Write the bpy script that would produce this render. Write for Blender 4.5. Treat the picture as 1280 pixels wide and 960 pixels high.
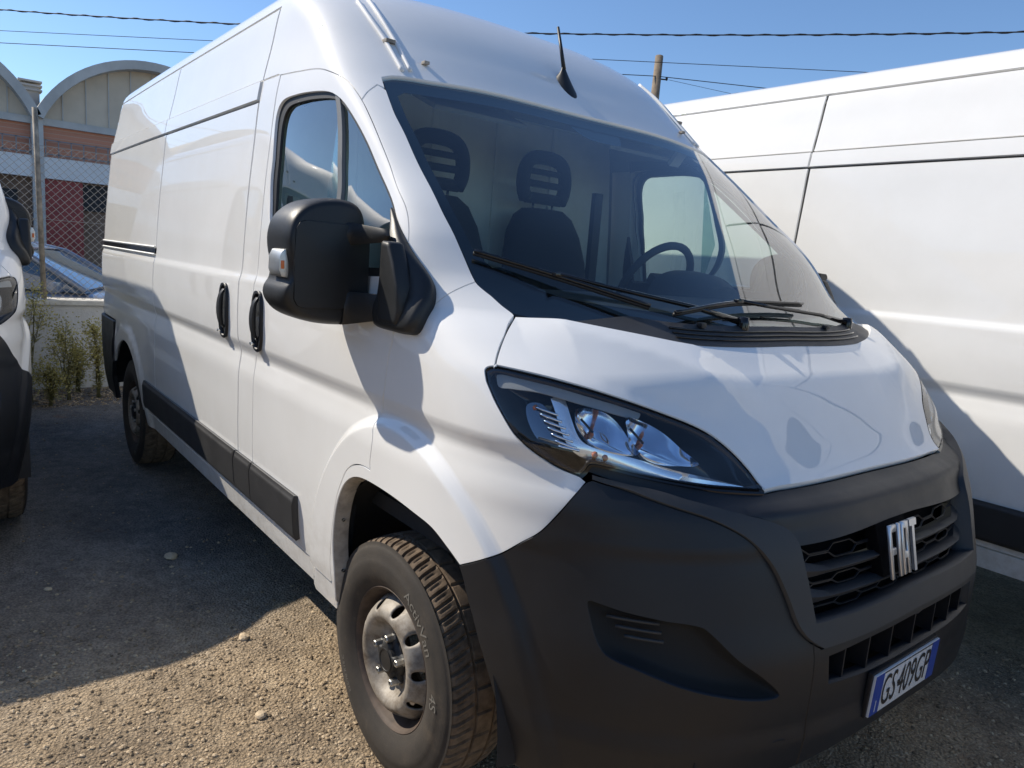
import bpy, bmesh, math, random
import numpy as np
from mathutils import Vector, Matrix
from mathutils.geometry import delaunay_2d_cdt, tessellate_polygon

random.seed(7)
for o in list(bpy.data.objects): bpy.data.objects.remove(o)
scene = bpy.context.scene
COL = scene.collection

# ---------------------------------------------------------------- camera
cam_d = bpy.data.cameras.new('camera'); cam = bpy.data.objects.new('camera', cam_d); COL.objects.link(cam)
CAM_R = ((0.61520783, 0.78457683, 0.07719141), (0.17667724, -0.04178638, -0.98338144), (-0.76831275, 0.61862193, -0.16432418))
right, down, fwd = [Vector(r) for r in CAM_R]
m = Matrix((right, -down, -fwd)).transposed().to_4x4()
m.translation = Vector((1.66534, -1.95565, 1.47615))
cam.matrix_world = m
cam_d.sensor_fit = 'HORIZONTAL'; cam_d.sensor_width = 36.0
cam_d.lens = 904.526 / 1280 * 36.0
cam_d.clip_start = 0.05; cam_d.clip_end = 2000
scene.camera = cam

# ---------------------------------------------------------------- sky, sun, exposure
KX, KY = 0.98, 0.62                       # shadow run per metre of height
sun_dir = Vector((-KX, -KY, 1.0)).normalized()      # towards the sun
world = bpy.data.worlds.new('World'); scene.world = world; world.use_nodes = True
wn = world.node_tree; bg = wn.nodes['Background']
sky = wn.nodes.new('ShaderNodeTexSky'); sky.sky_type = 'NISHITA'; sky.sun_disc = False
sky.sun_elevation = math.asin(sun_dir.z)
sky.sun_rotation = math.atan2(sun_dir.x, sun_dir.y)
sky.air_density = 1.0; sky.dust_density = 0.15; sky.ozone_density = 6.0; sky.altitude = 50
wn.links.new(sky.outputs[0], bg.inputs[0]); bg.inputs[1].default_value = 0.115
sd = bpy.data.lights.new('sun', 'SUN'); sd.energy = 4.1; sd.angle = math.radians(0.53); sd.color = (1.0, 0.915, 0.785)
so = bpy.data.objects.new('sun', sd); COL.objects.link(so)
so.rotation_euler = sun_dir.to_track_quat('Z', 'Y').to_euler(); so.location = (-8, -6, 10)
scene.view_settings.view_transform = 'Standard'; scene.view_settings.look = 'None'
scene.view_settings.exposure = 0.45; scene.view_settings.gamma = 1.0
scene.view_settings.use_curve_mapping = False
scene.render.engine = 'CYCLES'
scene.cycles.max_bounces = 10; scene.cycles.transparent_max_bounces = 12

# ---------------------------------------------------------------- materials
MATS = {}
def nt(name):
    m = bpy.data.materials.new(name); m.use_nodes = True
    t = m.node_tree; b = t.nodes['Principled BSDF']
    MATS[name] = m
    return m, t, b
def noise(t, scale, detail=6, rough=.6, coord='Object', dim=None):
    tc = t.nodes.new('ShaderNodeTexCoord'); n = t.nodes.new('ShaderNodeTexNoise')
    n.inputs['Scale'].default_value = scale; n.inputs['Detail'].default_value = detail; n.inputs['Roughness'].default_value = rough
    t.links.new(tc.outputs[coord], n.inputs['Vector'])
    return n
def ramp(t, src, stops):
    r = t.nodes.new('ShaderNodeValToRGB'); e = r.color_ramp.elements
    while len(e) < len(stops): e.new(.5)
    for el, (p, c) in zip(e, stops):
        el.position = p; el.color = (*c, 1) if len(c) == 3 else c
    t.links.new(src, r.inputs[0]); return r
def bump(t, b, src, dist, strength=1.0):
    bp = t.nodes.new('ShaderNodeBump'); bp.inputs['Distance'].default_value = dist; bp.inputs['Strength'].default_value = strength
    t.links.new(src, bp.inputs['Height']); t.links.new(bp.outputs[0], b.inputs['Normal']); return bp
def simple(name, col, rough=.5, metal=0., spec=.5, coat=0., var=0., vscale=8., bscale=0, bdist=0, rvar=0.):
    m, t, b = nt(name)
    b.inputs['Base Color'].default_value = (*col, 1); b.inputs['Roughness'].default_value = rough
    b.inputs['Metallic'].default_value = metal; b.inputs['Specular IOR Level'].default_value = spec
    b.inputs['Coat Weight'].default_value = coat; b.inputs['Coat Roughness'].default_value = .04
    if var or rvar:
        n = noise(t, vscale)
        if var:
            lo = tuple(max(0, c*(1-var)) for c in col); hi = tuple(min(1, c*(1+var)) for c in col)
            r = ramp(t, n.outputs[0], [(.3, lo), (.7, hi)]); t.links.new(r.outputs[0], b.inputs['Base Color'])
        if rvar:
            r2 = ramp(t, n.outputs[0], [(.3, (rough-rvar,)*3), (.7, (rough+rvar,)*3)]); t.links.new(r2.outputs[0], b.inputs['Roughness'])
    if bscale:
        n2 = noise(t, bscale, 3); bump(t, b, n2.outputs[0], bdist)
    return m
def paint():
    m, t, b = nt('white_paint')
    n = noise(t, 3.0, 8, .65); n2 = noise(t, 40, 4); n3 = noise(t, 22, 7, .75)
    r = ramp(t, n.outputs[0], [(.35, (.785, .78, .755)), (.62, (.815, .812, .79))])
    # road film: brownish, speckled, low on the body
    tc = t.nodes.new('ShaderNodeTexCoord'); sx = t.nodes.new('ShaderNodeSeparateXYZ'); t.links.new(tc.outputs['Object'], sx.inputs[0])
    mr = t.nodes.new('ShaderNodeMapRange'); mr.inputs['From Min'].default_value = .75; mr.inputs['From Max'].default_value = .35
    t.links.new(sx.outputs[2], mr.inputs['Value'])
    sp = ramp(t, n3.outputs[0], [(.42, (0, 0, 0)), (.75, (.55, .55, .55))])
    mu = t.nodes.new('ShaderNodeMath'); mu.operation = 'MULTIPLY'; t.links.new(mr.outputs[0], mu.inputs[0]); t.links.new(sp.outputs[0], mu.inputs[1])
    mx = t.nodes.new('ShaderNodeMix'); mx.data_type = 'RGBA'; t.links.new(mu.outputs[0], mx.inputs[0]); t.links.new(r.outputs[0], mx.inputs[6]); mx.inputs[7].default_value = (.42, .37, .30, 1)
    t.links.new(mx.outputs[2], b.inputs['Base Color'])
    b.inputs['Roughness'].default_value = .55; b.inputs['Specular IOR Level'].default_value = .15
    b.inputs['Coat Weight'].default_value = 1.0
    rr = ramp(t, n2.outputs[0], [(.3, (.006,)*3), (.8, (.03,)*3)]); t.links.new(rr.outputs[0], b.inputs['Coat Roughness'])
    b.inputs['Coat IOR'].default_value = 1.52
paint()
def plastic(name, col, rough, dust):
    m, t, b = nt(name)
    n = noise(t, 5, 10, .78); n2 = noise(t, 900, 2)
    r = ramp(t, n.outputs[0], [(.40, col), (.60, tuple(c+dust*.6 for c in col)), (.80, tuple(c+dust*2.4*k for c, k in zip(col, (.94, 1.0, 1.08))))])
    t.links.new(r.outputs[0], b.inputs['Base Color'])
    rr = ramp(t, n.outputs[0], [(.3, (rough-.06,)*3), (.75, (rough+.12,)*3)]); t.links.new(rr.outputs[0], b.inputs['Roughness'])
    b.inputs['Specular IOR Level'].default_value = .42
    bump(t, b, n2.outputs[0], .0006, .35)
plastic('black_plastic', (.008, .0095, .013), .42, .005)
plastic('mirror_plastic', (.012, .013, .014), .42, .008)
plastic('grey_plastic', (.034, .034, .035), .48, .008)
simple('gloss_black', (.006, .006, .007), .08)
simple('dark_void', (.004, .004, .0045), .9, spec=.1)
simple('rubber_seal', (.008, .008, .009), .55)
simple('chassis', (.012, .012, .012), .8)
simple('liner', (.012, .012, .013), .75, var=.4, vscale=12)
simple('flange', (.30, .27, .23), .7, var=.4, vscale=20)
simple('chrome', (.80, .82, .84), .12, metal=1)
simple('lamp_chrome', (.78, .82, .88), .10, metal=1)
simple('silver_letter', (.62, .63, .64), .28, metal=.7)
simple('alu', (.55, .55, .53), .38, metal=.9)
simple('orange', (.75, .18, .04), .3)
simple('drl', (.88, .92, .96), .16, metal=.75)
simple('smoke_chrome', (.22, .24, .27), .12, metal=1)
simple('amber', (.55, .16, .05), .3)
simple('plate_white', (.62, .63, .64), .4)
simple('plate_blue', (.010, .05, .30), .4)
simple('plate_ink', (.01, .01, .012), .5)
simple('interior_dark', (.020, .022, .025), .75, var=.2)
simple('interior_grey', (.28, .29, .29), .7, var=.1, vscale=3)
simple('bulkhead', (.70, .71, .68), .6, var=.12, vscale=3)
simple('seat_cloth', (.018, .020, .024), .95, bscale=300, bdist=.001)
simple('bolt', (.42, .41, .38), .4, metal=.8, var=.3, vscale=60)
simple('hub_black', (.015, .015, .015), .55, var=.4, vscale=30)
simple('sticker', (.6, .6, .62), .5)
simple('sidewall_text', (.16, .15, .13), .8)
simple('inner_paint', (.34, .34, .33), .6)
def tyre_mat():
    m, t, b = nt('tyre')
    n = noise(t, 9, 8, .7)
    r = ramp(t, n.outputs[0], [(.3, (.024, .021, .018)), (.55, (.042, .035, .028)), (.8, (.095, .074, .052))])
    t.links.new(r.outputs[0], b.inputs['Base Color']); b.inputs['Roughness'].default_value = .82
    n2 = noise(t, 220, 3); bump(t, b, n2.outputs[0], .0012, .5)
tyre_mat()
simple('trim_grey', (.14, .145, .145), .5)
simple('tread', (.14, .10, .066), .88, var=.5, vscale=30, bscale=250, bdist=.001)
def rim_mat():
    m, t, b = nt('steel_rim')
    n = noise(t, 14, 9, .72)
    r = ramp(t, n.outputs[0], [(.28, (.075, .052, .036)), (.42, (.19, .16, .125)), (.60, (.34, .31, .265)), (.8, (.24, .18, .12))])
    t.links.new(r.outputs[0], b.inputs['Base Color'])
    b.inputs['Roughness'].default_value = .6; b.inputs['Metallic'].default_value = .15
    n2 = noise(t, 120, 4); bump(t, b, n2.outputs[0], .0008, .5)
rim_mat()
simple('rim_barrel', (.075, .052, .038), .7, var=.5, vscale=18)
def glass(name, tint, gain=1.0):
    "thin pane: transparent tint, mirrored by Schlick's law on both faces"
    m = bpy.data.materials.new(name); m.use_nodes = True; MATS[name] = m
    t = m.node_tree; t.nodes.clear()
    out = t.nodes.new('ShaderNodeOutputMaterial'); mix = t.nodes.new('ShaderNodeMixShader')
    tr = t.nodes.new('ShaderNodeBsdfTransparent'); gl = t.nodes.new('ShaderNodeBsdfGlossy')
    gl.inputs['Roughness'].default_value = 0.0; tr.inputs[0].default_value = (*tint, 1)
    ge = t.nodes.new('ShaderNodeNewGeometry'); dt = t.nodes.new('ShaderNodeVectorMath'); dt.operation = 'DOT_PRODUCT'
    t.links.new(ge.outputs['Normal'], dt.inputs[0]); t.links.new(ge.outputs['Incoming'], dt.inputs[1])
    def mth(op, a, b=None, clamp=False):
        n = t.nodes.new('ShaderNodeMath'); n.operation = op; n.use_clamp = clamp
        for i, q in enumerate((a, b)):
            if q is None: continue
            if isinstance(q, (int, float)): n.inputs[i].default_value = q
            else: t.links.new(q, n.inputs[i])
        return n.outputs[0]
    c = mth('ABSOLUTE', dt.outputs['Value']); k = mth('POWER', mth('SUBTRACT', 1.0, c, True), 5.0)
    f = mth('ADD', mth('MULTIPLY', k, .955), .045)
    f2 = mth('MULTIPLY', mth('DIVIDE', mth('MULTIPLY', f, 2.0), mth('ADD', f, 1.0)), gain, True)
    t.links.new(f2, mix.inputs[0])
    t.links.new(tr.outputs[0], mix.inputs[1]); t.links.new(gl.outputs[0], mix.inputs[2]); t.links.new(mix.outputs[0], out.inputs[0])
glass('windscreen_glass', (.82, .93, .91), 1.05)
glass('side_glass', (.70, .84, .81), 1.7)
glass('lens', (.95, .965, .975), .8)

# ---------------------------------------------------------------- van body: one smooth outer skin, cut into panels
# levels: for every height z a plan curve runs along the flank (y = -w) and round the nose to the centre line
def interp(tab,z):
    if z<=tab[0][0]: return tab[0][1]
    if z>=tab[-1][0]: return tab[-1][1]
    # monotone-ish cubic (catmull-rom w/ nonuniform finite differences)
    lo,hi=0,len(tab)-1
    while hi-lo>1:
        m=(lo+hi)//2
        if tab[m][0]<=z: lo=m
        else: hi=m
    x0,y0=tab[lo];x1,y1=tab[hi];h=x1-x0
    d=(y1-y0)/h
    def slope(i):
        if i==0 or i==len(tab)-1:
            j=min(max(i,1),len(tab)-1); return (tab[j][1]-tab[j-1][1])/(tab[j][0]-tab[j-1][0])
        a=(tab[i][1]-tab[i-1][1])/(tab[i][0]-tab[i-1][0]); b=(tab[i+1][1]-tab[i][1])/(tab[i+1][0]-tab[i][0])
        if a*b<=0: return 0.
        return 2*a*b/(a+b)
    m0=slope(lo);m1=slope(hi);t=(z-x0)/h
    return (2*t**3-3*t*t+1)*y0+(t**3-2*t*t+t)*h*m0+(-2*t**3+3*t*t)*y1+(t**3-t*t)*h*m1
W_T=[(.15,.955),(.30,.975),(.40,.993),(.50,1.008),(.65,1.018),(.80,1.021),(.95,1.021),(1.02,1.013),(1.045,1.0095),(1.10,1.025),(1.2,1.028),(1.32,1.025),(1.333,1.023),(1.362,1.013),(1.484,1.006),(1.668,.993),(1.849,.975),(2.0,.960),(2.083,.946),(2.22,.915),(2.36,.884),(2.41,.862),(2.455,.815),(2.49,.70),(2.515,.4),(2.524,.05)]
XF_T=[(.15,.90),(.25,.93),(.40,.972),(.55,.98),(.64,.978),(.75,.95),(.884,.912),(.95,.875),(1.0,.825),(1.02,.795),(1.05,.765),(1.09,.733),(1.165,.676),(1.210,.641),(1.226,.627),(1.26,.582),(1.305,.524),(1.35,.465),(1.42,.366),(1.6,.135),(1.74,-.05),(1.9,-.26),(2.035,-.432),(2.154,-.555),(2.29,-.695),(2.40,-.845),(2.46,-.975),(2.50,-1.15),(2.525,-1.6)]
X0_T=[(.15,.1),(1.05,.1),(1.22,.05),(1.3,0.),(1.35,-.04),(1.42,-.05),(1.52,-.06),(1.6,-.10),(1.74,-.26),(1.9,-.47),(2.01,-.64),(2.1,-.78),(2.29,-1.05),(2.40,-1.25),(2.5,-1.7),(2.525,-2.2)]
N_T=[(.15,2.6),(.4,2.75),(.6,2.85),(.9,2.75),(1.0,3.0),(1.1,3.45),(1.2,3.3),(1.3,2.75),(1.36,2.35),(1.45,2.1),(1.6,2.2),(1.74,2.3),(1.9,2.6),(2.01,2.9),(2.1,3.1),(2.3,3.0),(2.45,2.6),(2.525,2.2)]
def sm(a,b,x):
    t=min(1,max(0,(x-a)/(b-a)));return t*t*(3-2*t)
def bulge(x,z):
    # front wheel-arch flare
    dx=(x-.03)/(.545 if x<.03 else .60);dz=(z-.36)/(.69 if z>.36 else .9)
    r=math.sqrt(dx*dx+dz*dz)
    b=.021*(1-sm(.950,1.005,r))
    dx=(x+3.45)/.60;dz=(z-.34)/.58
    r=math.sqrt(dx*dx+dz*dz)
    return b+.014*(1-sm(.9,1.,r))
def W(z): return interp(W_T,z)
def side_w(x,z):
    w=W(z)
    if x<-2.6: w-=.010*((-2.6-x)/1.7)**2
    if x<-4.25: w-=.5*(-4.25-x)**2*2.5
    if z>1.4: w-=.030*sm(-1.0,-.1,x+max(0,z-1.75)*.8)*sm(1.40,1.75,z)*(1-sm(2.1,2.35,z))
    return w+bulge(x,z)

_lv={}
def lev(z):
    k=round(z,5); r=_lv.get(k)
    if r is None:
        r=(interp(X0_T,z),interp(XF_T,z),interp(N_T,z),W(z)); _lv[k]=r
    return r
def gmax(z):
    x0,xf,n,w=lev(z); return (xf-x0)+w
def hull(g,z):
    """g<=0: flank, x=x0+g; 0..gmax: round the nose to the centre line"""
    x0,xf,n,w=lev(z)
    if g<=0:
        x=x0+g; return Vector((x,-side_w(x,z),z))
    lx=xf-x0; e=2/n
    if g>=lx+w-1e-7: return Vector((xf,0.,z))
    a,b=0.,math.pi/2
    for _ in range(26):
        c=(a+b)/2
        if lx*math.sin(c)**e+w*(1-math.cos(c)**e)<g: a=c
        else: b=c
    x=x0+lx*math.sin(c)**e
    return Vector((x,-side_w(x,z)*math.cos(c)**e,z))
def hull_n(g,z,ref):
    e=.002
    f=(lambda q,zz: hull(q,zz)) if ref=='side' else (lambda q,zz: hull(q+gmax(zz),zz))
    h=g if ref=='side' else g-gmax(z)
    du=f(h+e,z)-f(h-e,z); dv=f(h,z+e)-f(h,z-e)
    n=du.cross(dv)
    if n.length<1e-14: n=Vector((0,0,1))
    n.normalize(); return n
def g_of(p):
    "domain coordinate of a point (x,y,z) on the right-hand skin"
    x,y,z=p; x0,xf,n,w=lev(z)
    if x<=x0: return x-x0
    q=min(1,(x-x0)/(xf-x0)); r=min(1,abs(y)/side_w(x,z))
    a=math.atan2(q**(n/2),r**(n/2)); e=2/n
    return (xf-x0)*math.sin(a)**e+w*(1-math.cos(a)**e)
def g_x(x,z):
    x0,xf,n,w=lev(z)
    if x<=x0: return x-x0
    q=min(1,(x-x0)/(xf-x0)); r=(max(0,1-q**n))**(1/n)
    return (xf-x0)*q+w*(1-r)
def hy(y,z,off=0.):
    "point on the nose at lateral y, height z, pushed out by off; with normal"
    def X(y,z):
        x0,xf,n,w=lev(z); return x0+(xf-x0)*max(0,1-(abs(y)/w)**n)**(1/n)
    e=.003
    n=Vector((1,-(X(y+e,z)-X(y-e,z))/(2*e),-(X(y,z+e)-X(y,z-e))/(2*e))).normalized()
    return Vector((X(y,z),y,z))+n*off, n
O={
'head_top':[(0.349, -0.97, 1.231), (0.351, -0.962, 1.239), (0.365, -0.948, 1.243), (0.419, -0.908, 1.237), (0.474, -0.859, 1.227), (0.545, -0.774, 1.204), (0.618, -0.661, 1.166), (0.669, -0.572, 1.129), (0.705, -0.523, 1.091), (0.743, -0.488, 1.045), (0.778, -0.477, 1.011)],
'head_low':[(0.783, -0.483, 1.008), (0.767, -0.532, 1.012), (0.727, -0.628, 1.022), (0.654, -0.762, 1.044), (0.612, -0.821, 1.057), (0.592, -0.846, 1.059), (0.587, -0.856, 1.044), (0.582, -0.867, 1.033)],
'head_rear':[(0.582, -0.867, 1.033), (0.528, -0.91, 1.054), (0.466, -0.956, 1.101), (0.405, -0.971, 1.162), (0.364, -0.974, 1.208)],
'seam_bumper':[(0.594, -0.86, 1.024), (0.588, -0.891, 0.991), (0.575, -0.917, 0.954), (0.545, -0.943, 0.903), (0.506, -0.964, 0.867), (0.471, -0.979, 0.836), (0.444, -1.002, 0.817), (0.37, -1.025, 0.775)],
'arch_bumper':[(0.37, -1.025, 0.775), (0.386, -1.023, 0.75), (0.412, -1.018, 0.695), (0.44, -1.013, 0.636), (0.466, -1.004, 0.577), (0.488, -0.992, 0.515), (0.511, -0.971, 0.43), (0.531, -0.942, 0.338)],
'seam_bonnet':[(0.362, -0.953, 1.241), (0.35, -0.941, 1.259), (0.331, -0.917, 1.288), (0.308, -0.886, 1.319), (0.28, -0.845, 1.351)],
'bonnet_rear':[(0.28, -0.845, 1.351), (0.307, -0.816, 1.347), (0.337, -0.776, 1.343), (0.377, -0.718, 1.336), (0.431, -0.618, 1.325), (0.489, -0.469, 1.31), (0.519, -0.27, 1.304), (0.527, -0.006, 1.303)],
'lip':[(0.787, -0.475, 1.006), (0.796, -0.414, 1.006), (0.809, -0.294, 1.006), (0.814, -0.147, 1.007), (0.81, 0.017, 1.01)],
'frame_top':[(0.596, -0.847, 1.042), (0.63, -0.811, 1.031), (0.665, -0.771, 1.019), (0.712, -0.717, 1.004), (0.767, -0.64, 0.983), (0.803, -0.576, 0.966), (0.822, -0.535, 0.956), (0.837, -0.505, 0.945), (0.848, -0.484, 0.934), (0.86, -0.47, 0.918), (0.87, -0.463, 0.9), (0.886, -0.46, 0.86), (0.899, -0.454, 0.82), (0.912, -0.448, 0.774), (0.924, -0.444, 0.736)],
'frame_low':[(0.6, -0.85, 1.029), (0.651, -0.805, 1.011), (0.725, -0.73, 0.983), (0.768, -0.672, 0.964), (0.797, -0.633, 0.946), (0.821, -0.598, 0.924), (0.842, -0.572, 0.899), (0.858, -0.552, 0.873), (0.871, -0.537, 0.846), (0.891, -0.516, 0.794), (0.911, -0.497, 0.738), (0.923, -0.481, 0.713), (0.933, -0.462, 0.696), (0.944, -0.431, 0.678)],
'door_seam':[(-1.075, -0.942, 2.083), (-0.899, -0.938, 2.072), (-0.74, -0.933, 2.057), (-0.617, -0.932, 2.024), (-0.557, -0.927, 2.0), (-0.514, -0.924, 1.976), (-0.44, -0.926, 1.925), (-0.359, -0.933, 1.86), (-0.281, -0.942, 1.793), (-0.205, -0.951, 1.726), (-0.122, -0.966, 1.652), (-0.05, -0.973, 1.587), (-0.011, -0.987, 1.514), (0.001, -0.992, 1.48), (0.004, -1.007, 1.391), (0.005, -1.027, 1.272), (-0.012, -1.028, 1.21), (-0.041, -1.022, 1.086), (-0.069, -1.01, 1.042), (-0.068, -1.026, 1.014), (-0.056, -1.04, 0.973), (-0.062, -1.041, 0.915), (-0.059, -1.041, 0.884)],
'door_arch':[(-0.059, -1.041, 0.886), (-0.098, -1.041, 0.887), (-0.137, -1.041, 0.881), (-0.171, -1.041, 0.869), (-0.206, -1.041, 0.843), (-0.229, -1.041, 0.809), (-0.258, -1.041, 0.756), (-0.278, -1.039, 0.694), (-0.302, -1.035, 0.583), (-0.314, -1.029, 0.511), (-0.314, -1.022, 0.451)],
'arch':[(-0.303, -1.011, 0.387), (-0.289, -1.026, 0.481), (-0.29, -1.035, 0.587), (-0.278, -1.039, 0.669), (-0.262, -1.04, 0.725), (-0.237, -1.041, 0.773), (-0.208, -1.041, 0.808), (-0.168, -1.041, 0.834), (-0.119, -1.041, 0.848), (-0.056, -1.041, 0.853), (0.066, -1.041, 0.851), (0.188, -1.04, 0.841), (0.26, -1.037, 0.83), (0.325, -1.031, 0.801), (0.37, -1.025, 0.775)],
'ws_edge':[(-0.495, -0.835, 2.016), (-0.352, -0.865, 1.896), (-0.257, -0.876, 1.818), (-0.17, -0.886, 1.744), (-0.082, -0.896, 1.674), (-0.005, -0.902, 1.609), (0.06, -0.899, 1.544), (0.115, -0.891, 1.475), (0.16, -0.886, 1.423), (0.183, -0.879, 1.407), (0.209, -0.869, 1.392), (0.24, -0.858, 1.373), (0.272, -0.846, 1.356)],
'ws_top':[(-0.495, -0.835, 2.016), (-0.495, -0.799, 2.028), (-0.484, -0.742, 2.033), (-0.47, -0.682, 2.034), (-0.462, -0.61, 2.038), (-0.455, -0.487, 2.044), (-0.449, -0.354, 2.046), (-0.445, -0.229, 2.045), (-0.433, -0.013, 2.036)],
'pillar_joint':[(-0.44, -0.926, 1.925), (-0.454, -0.9, 1.954), (-0.469, -0.861, 1.985)],
'pillar_base':[(0.16, -0.886, 1.423), (0.149, -0.919, 1.407), (0.137, -0.948, 1.389), (0.122, -0.977, 1.361), (0.116, -1.006, 1.33)],
'window':[(-0.92, -1.01, 1.407), (-0.961, -1.006, 1.491), (-1.013, -0.994, 1.662), (-1.058, -0.971, 1.892), (-1.044, -0.963, 1.962), (-0.977, -0.957, 1.991), (-0.815, -0.95, 1.99), (-0.633, -0.944, 1.968), (-0.572, -0.944, 1.949), (-0.459, -0.947, 1.888), (-0.332, -0.954, 1.795), (-0.172, -0.97, 1.653), (-0.059, -0.988, 1.555), (-0.032, -0.994, 1.513)],
'fog':[(0.659, -0.89, 0.777), (0.668, -0.888, 0.747), (0.688, -0.882, 0.7), (0.708, -0.871, 0.674), (0.764, -0.823, 0.651), (0.821, -0.757, 0.623), (0.869, -0.679, 0.601), (0.909, -0.588, 0.585), (0.924, -0.544, 0.59), (0.91, -0.584, 0.63), (0.877, -0.649, 0.68), (0.84, -0.693, 0.729), (0.823, -0.714, 0.746), (0.777, -0.779, 0.756), (0.718, -0.841, 0.767), (0.679, -0.874, 0.776)],
'fog_vent':[(0.685, -0.873, 0.758), (0.694, -0.87, 0.74), (0.717, -0.856, 0.712), (0.777, -0.793, 0.716), (0.765, -0.795, 0.749), (0.732, -0.829, 0.761)],
'drl':[(0.488, -0.875, 1.199), (0.505, -0.876, 1.177), (0.527, -0.878, 1.145), (0.549, -0.877, 1.114), (0.568, -0.869, 1.091), (0.588, -0.849, 1.076), (0.615, -0.813, 1.067), (0.649, -0.759, 1.059), (0.694, -0.675, 1.044), (0.734, -0.581, 1.031), (0.761, -0.509, 1.02)],
'channel_a':[(-0.853, -0.755, 2.336), (-0.741, -0.759, 2.252), (-0.647, -0.753, 2.173), (-0.576, -0.753, 2.111), (-0.508, -0.755, 2.051)],
'channel_b':[(-0.862, -0.711, 2.355), (-0.755, -0.72, 2.278), (-0.643, -0.72, 2.18), (-0.574, -0.722, 2.118), (-0.507, -0.727, 2.057)],
'wiper_r':[(0.127, -0.89, 1.489), (0.252, -0.713, 1.441), (0.384, -0.516, 1.387)],
'wiper_l':[(0.418, -0.41, 1.377), (0.413, -0.195, 1.397), (0.417, 0.202, 1.394)],
'crease':[(0.282, -0.846, 1.35), (0.365, -0.773, 1.328), (0.472, -0.656, 1.291), (0.53, -0.573, 1.267), (0.568, -0.525, 1.248), (0.599, -0.485, 1.23), (0.627, -0.453, 1.206), (0.652, -0.433, 1.178), (0.672, -0.424, 1.153), (0.707, -0.416, 1.107)],
'grille_top':[(0.872, -0.465, 0.897), (0.888, -0.37, 0.897), (0.897, -0.276, 0.9), (0.9, -0.09, 0.909)],
}

# ---------------------------------------------------------------- mesh helpers
def mk(name, verts, faces, mat, parent=None, loopn=None, smooth=True):
    me = bpy.data.meshes.new(name)
    me.from_pydata([tuple(v) for v in verts], [], faces)
    if smooth: me.polygons.foreach_set('use_smooth', [True]*len(me.polygons))
    if loopn is not None: me.normals_split_custom_set([tuple(n) for n in loopn])
    for mm in (mat if isinstance(mat, (list, tuple)) else [mat]): me.materials.append(MATS[mm])
    me.update()
    o = bpy.data.objects.new(name, me); COL.objects.link(o)
    if parent is not None: o.parent = parent
    return o
def empty(name, loc=(0, 0, 0), rz=0., parent=None):
    o = bpy.data.objects.new(name, None); COL.objects.link(o); o.location = loc; o.rotation_euler = (0, 0, rz)
    o.empty_display_size = .2
    if parent is not None: o.parent = parent
    return o
def tag(o, label=None, cat=None, group=None, kind=None):
    if label: o['label'] = label
    if cat: o['category'] = cat
    if group: o['group'] = group
    if kind: o['kind'] = kind
    return o
def copy_tree(o, parent=None, skip=()):
    c = o.copy(); COL.objects.link(c); c.parent = parent
    for ch in o.children:
        if ch.name.split('.')[0] in skip: continue
        copy_tree(ch, c, skip)
    return c
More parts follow.
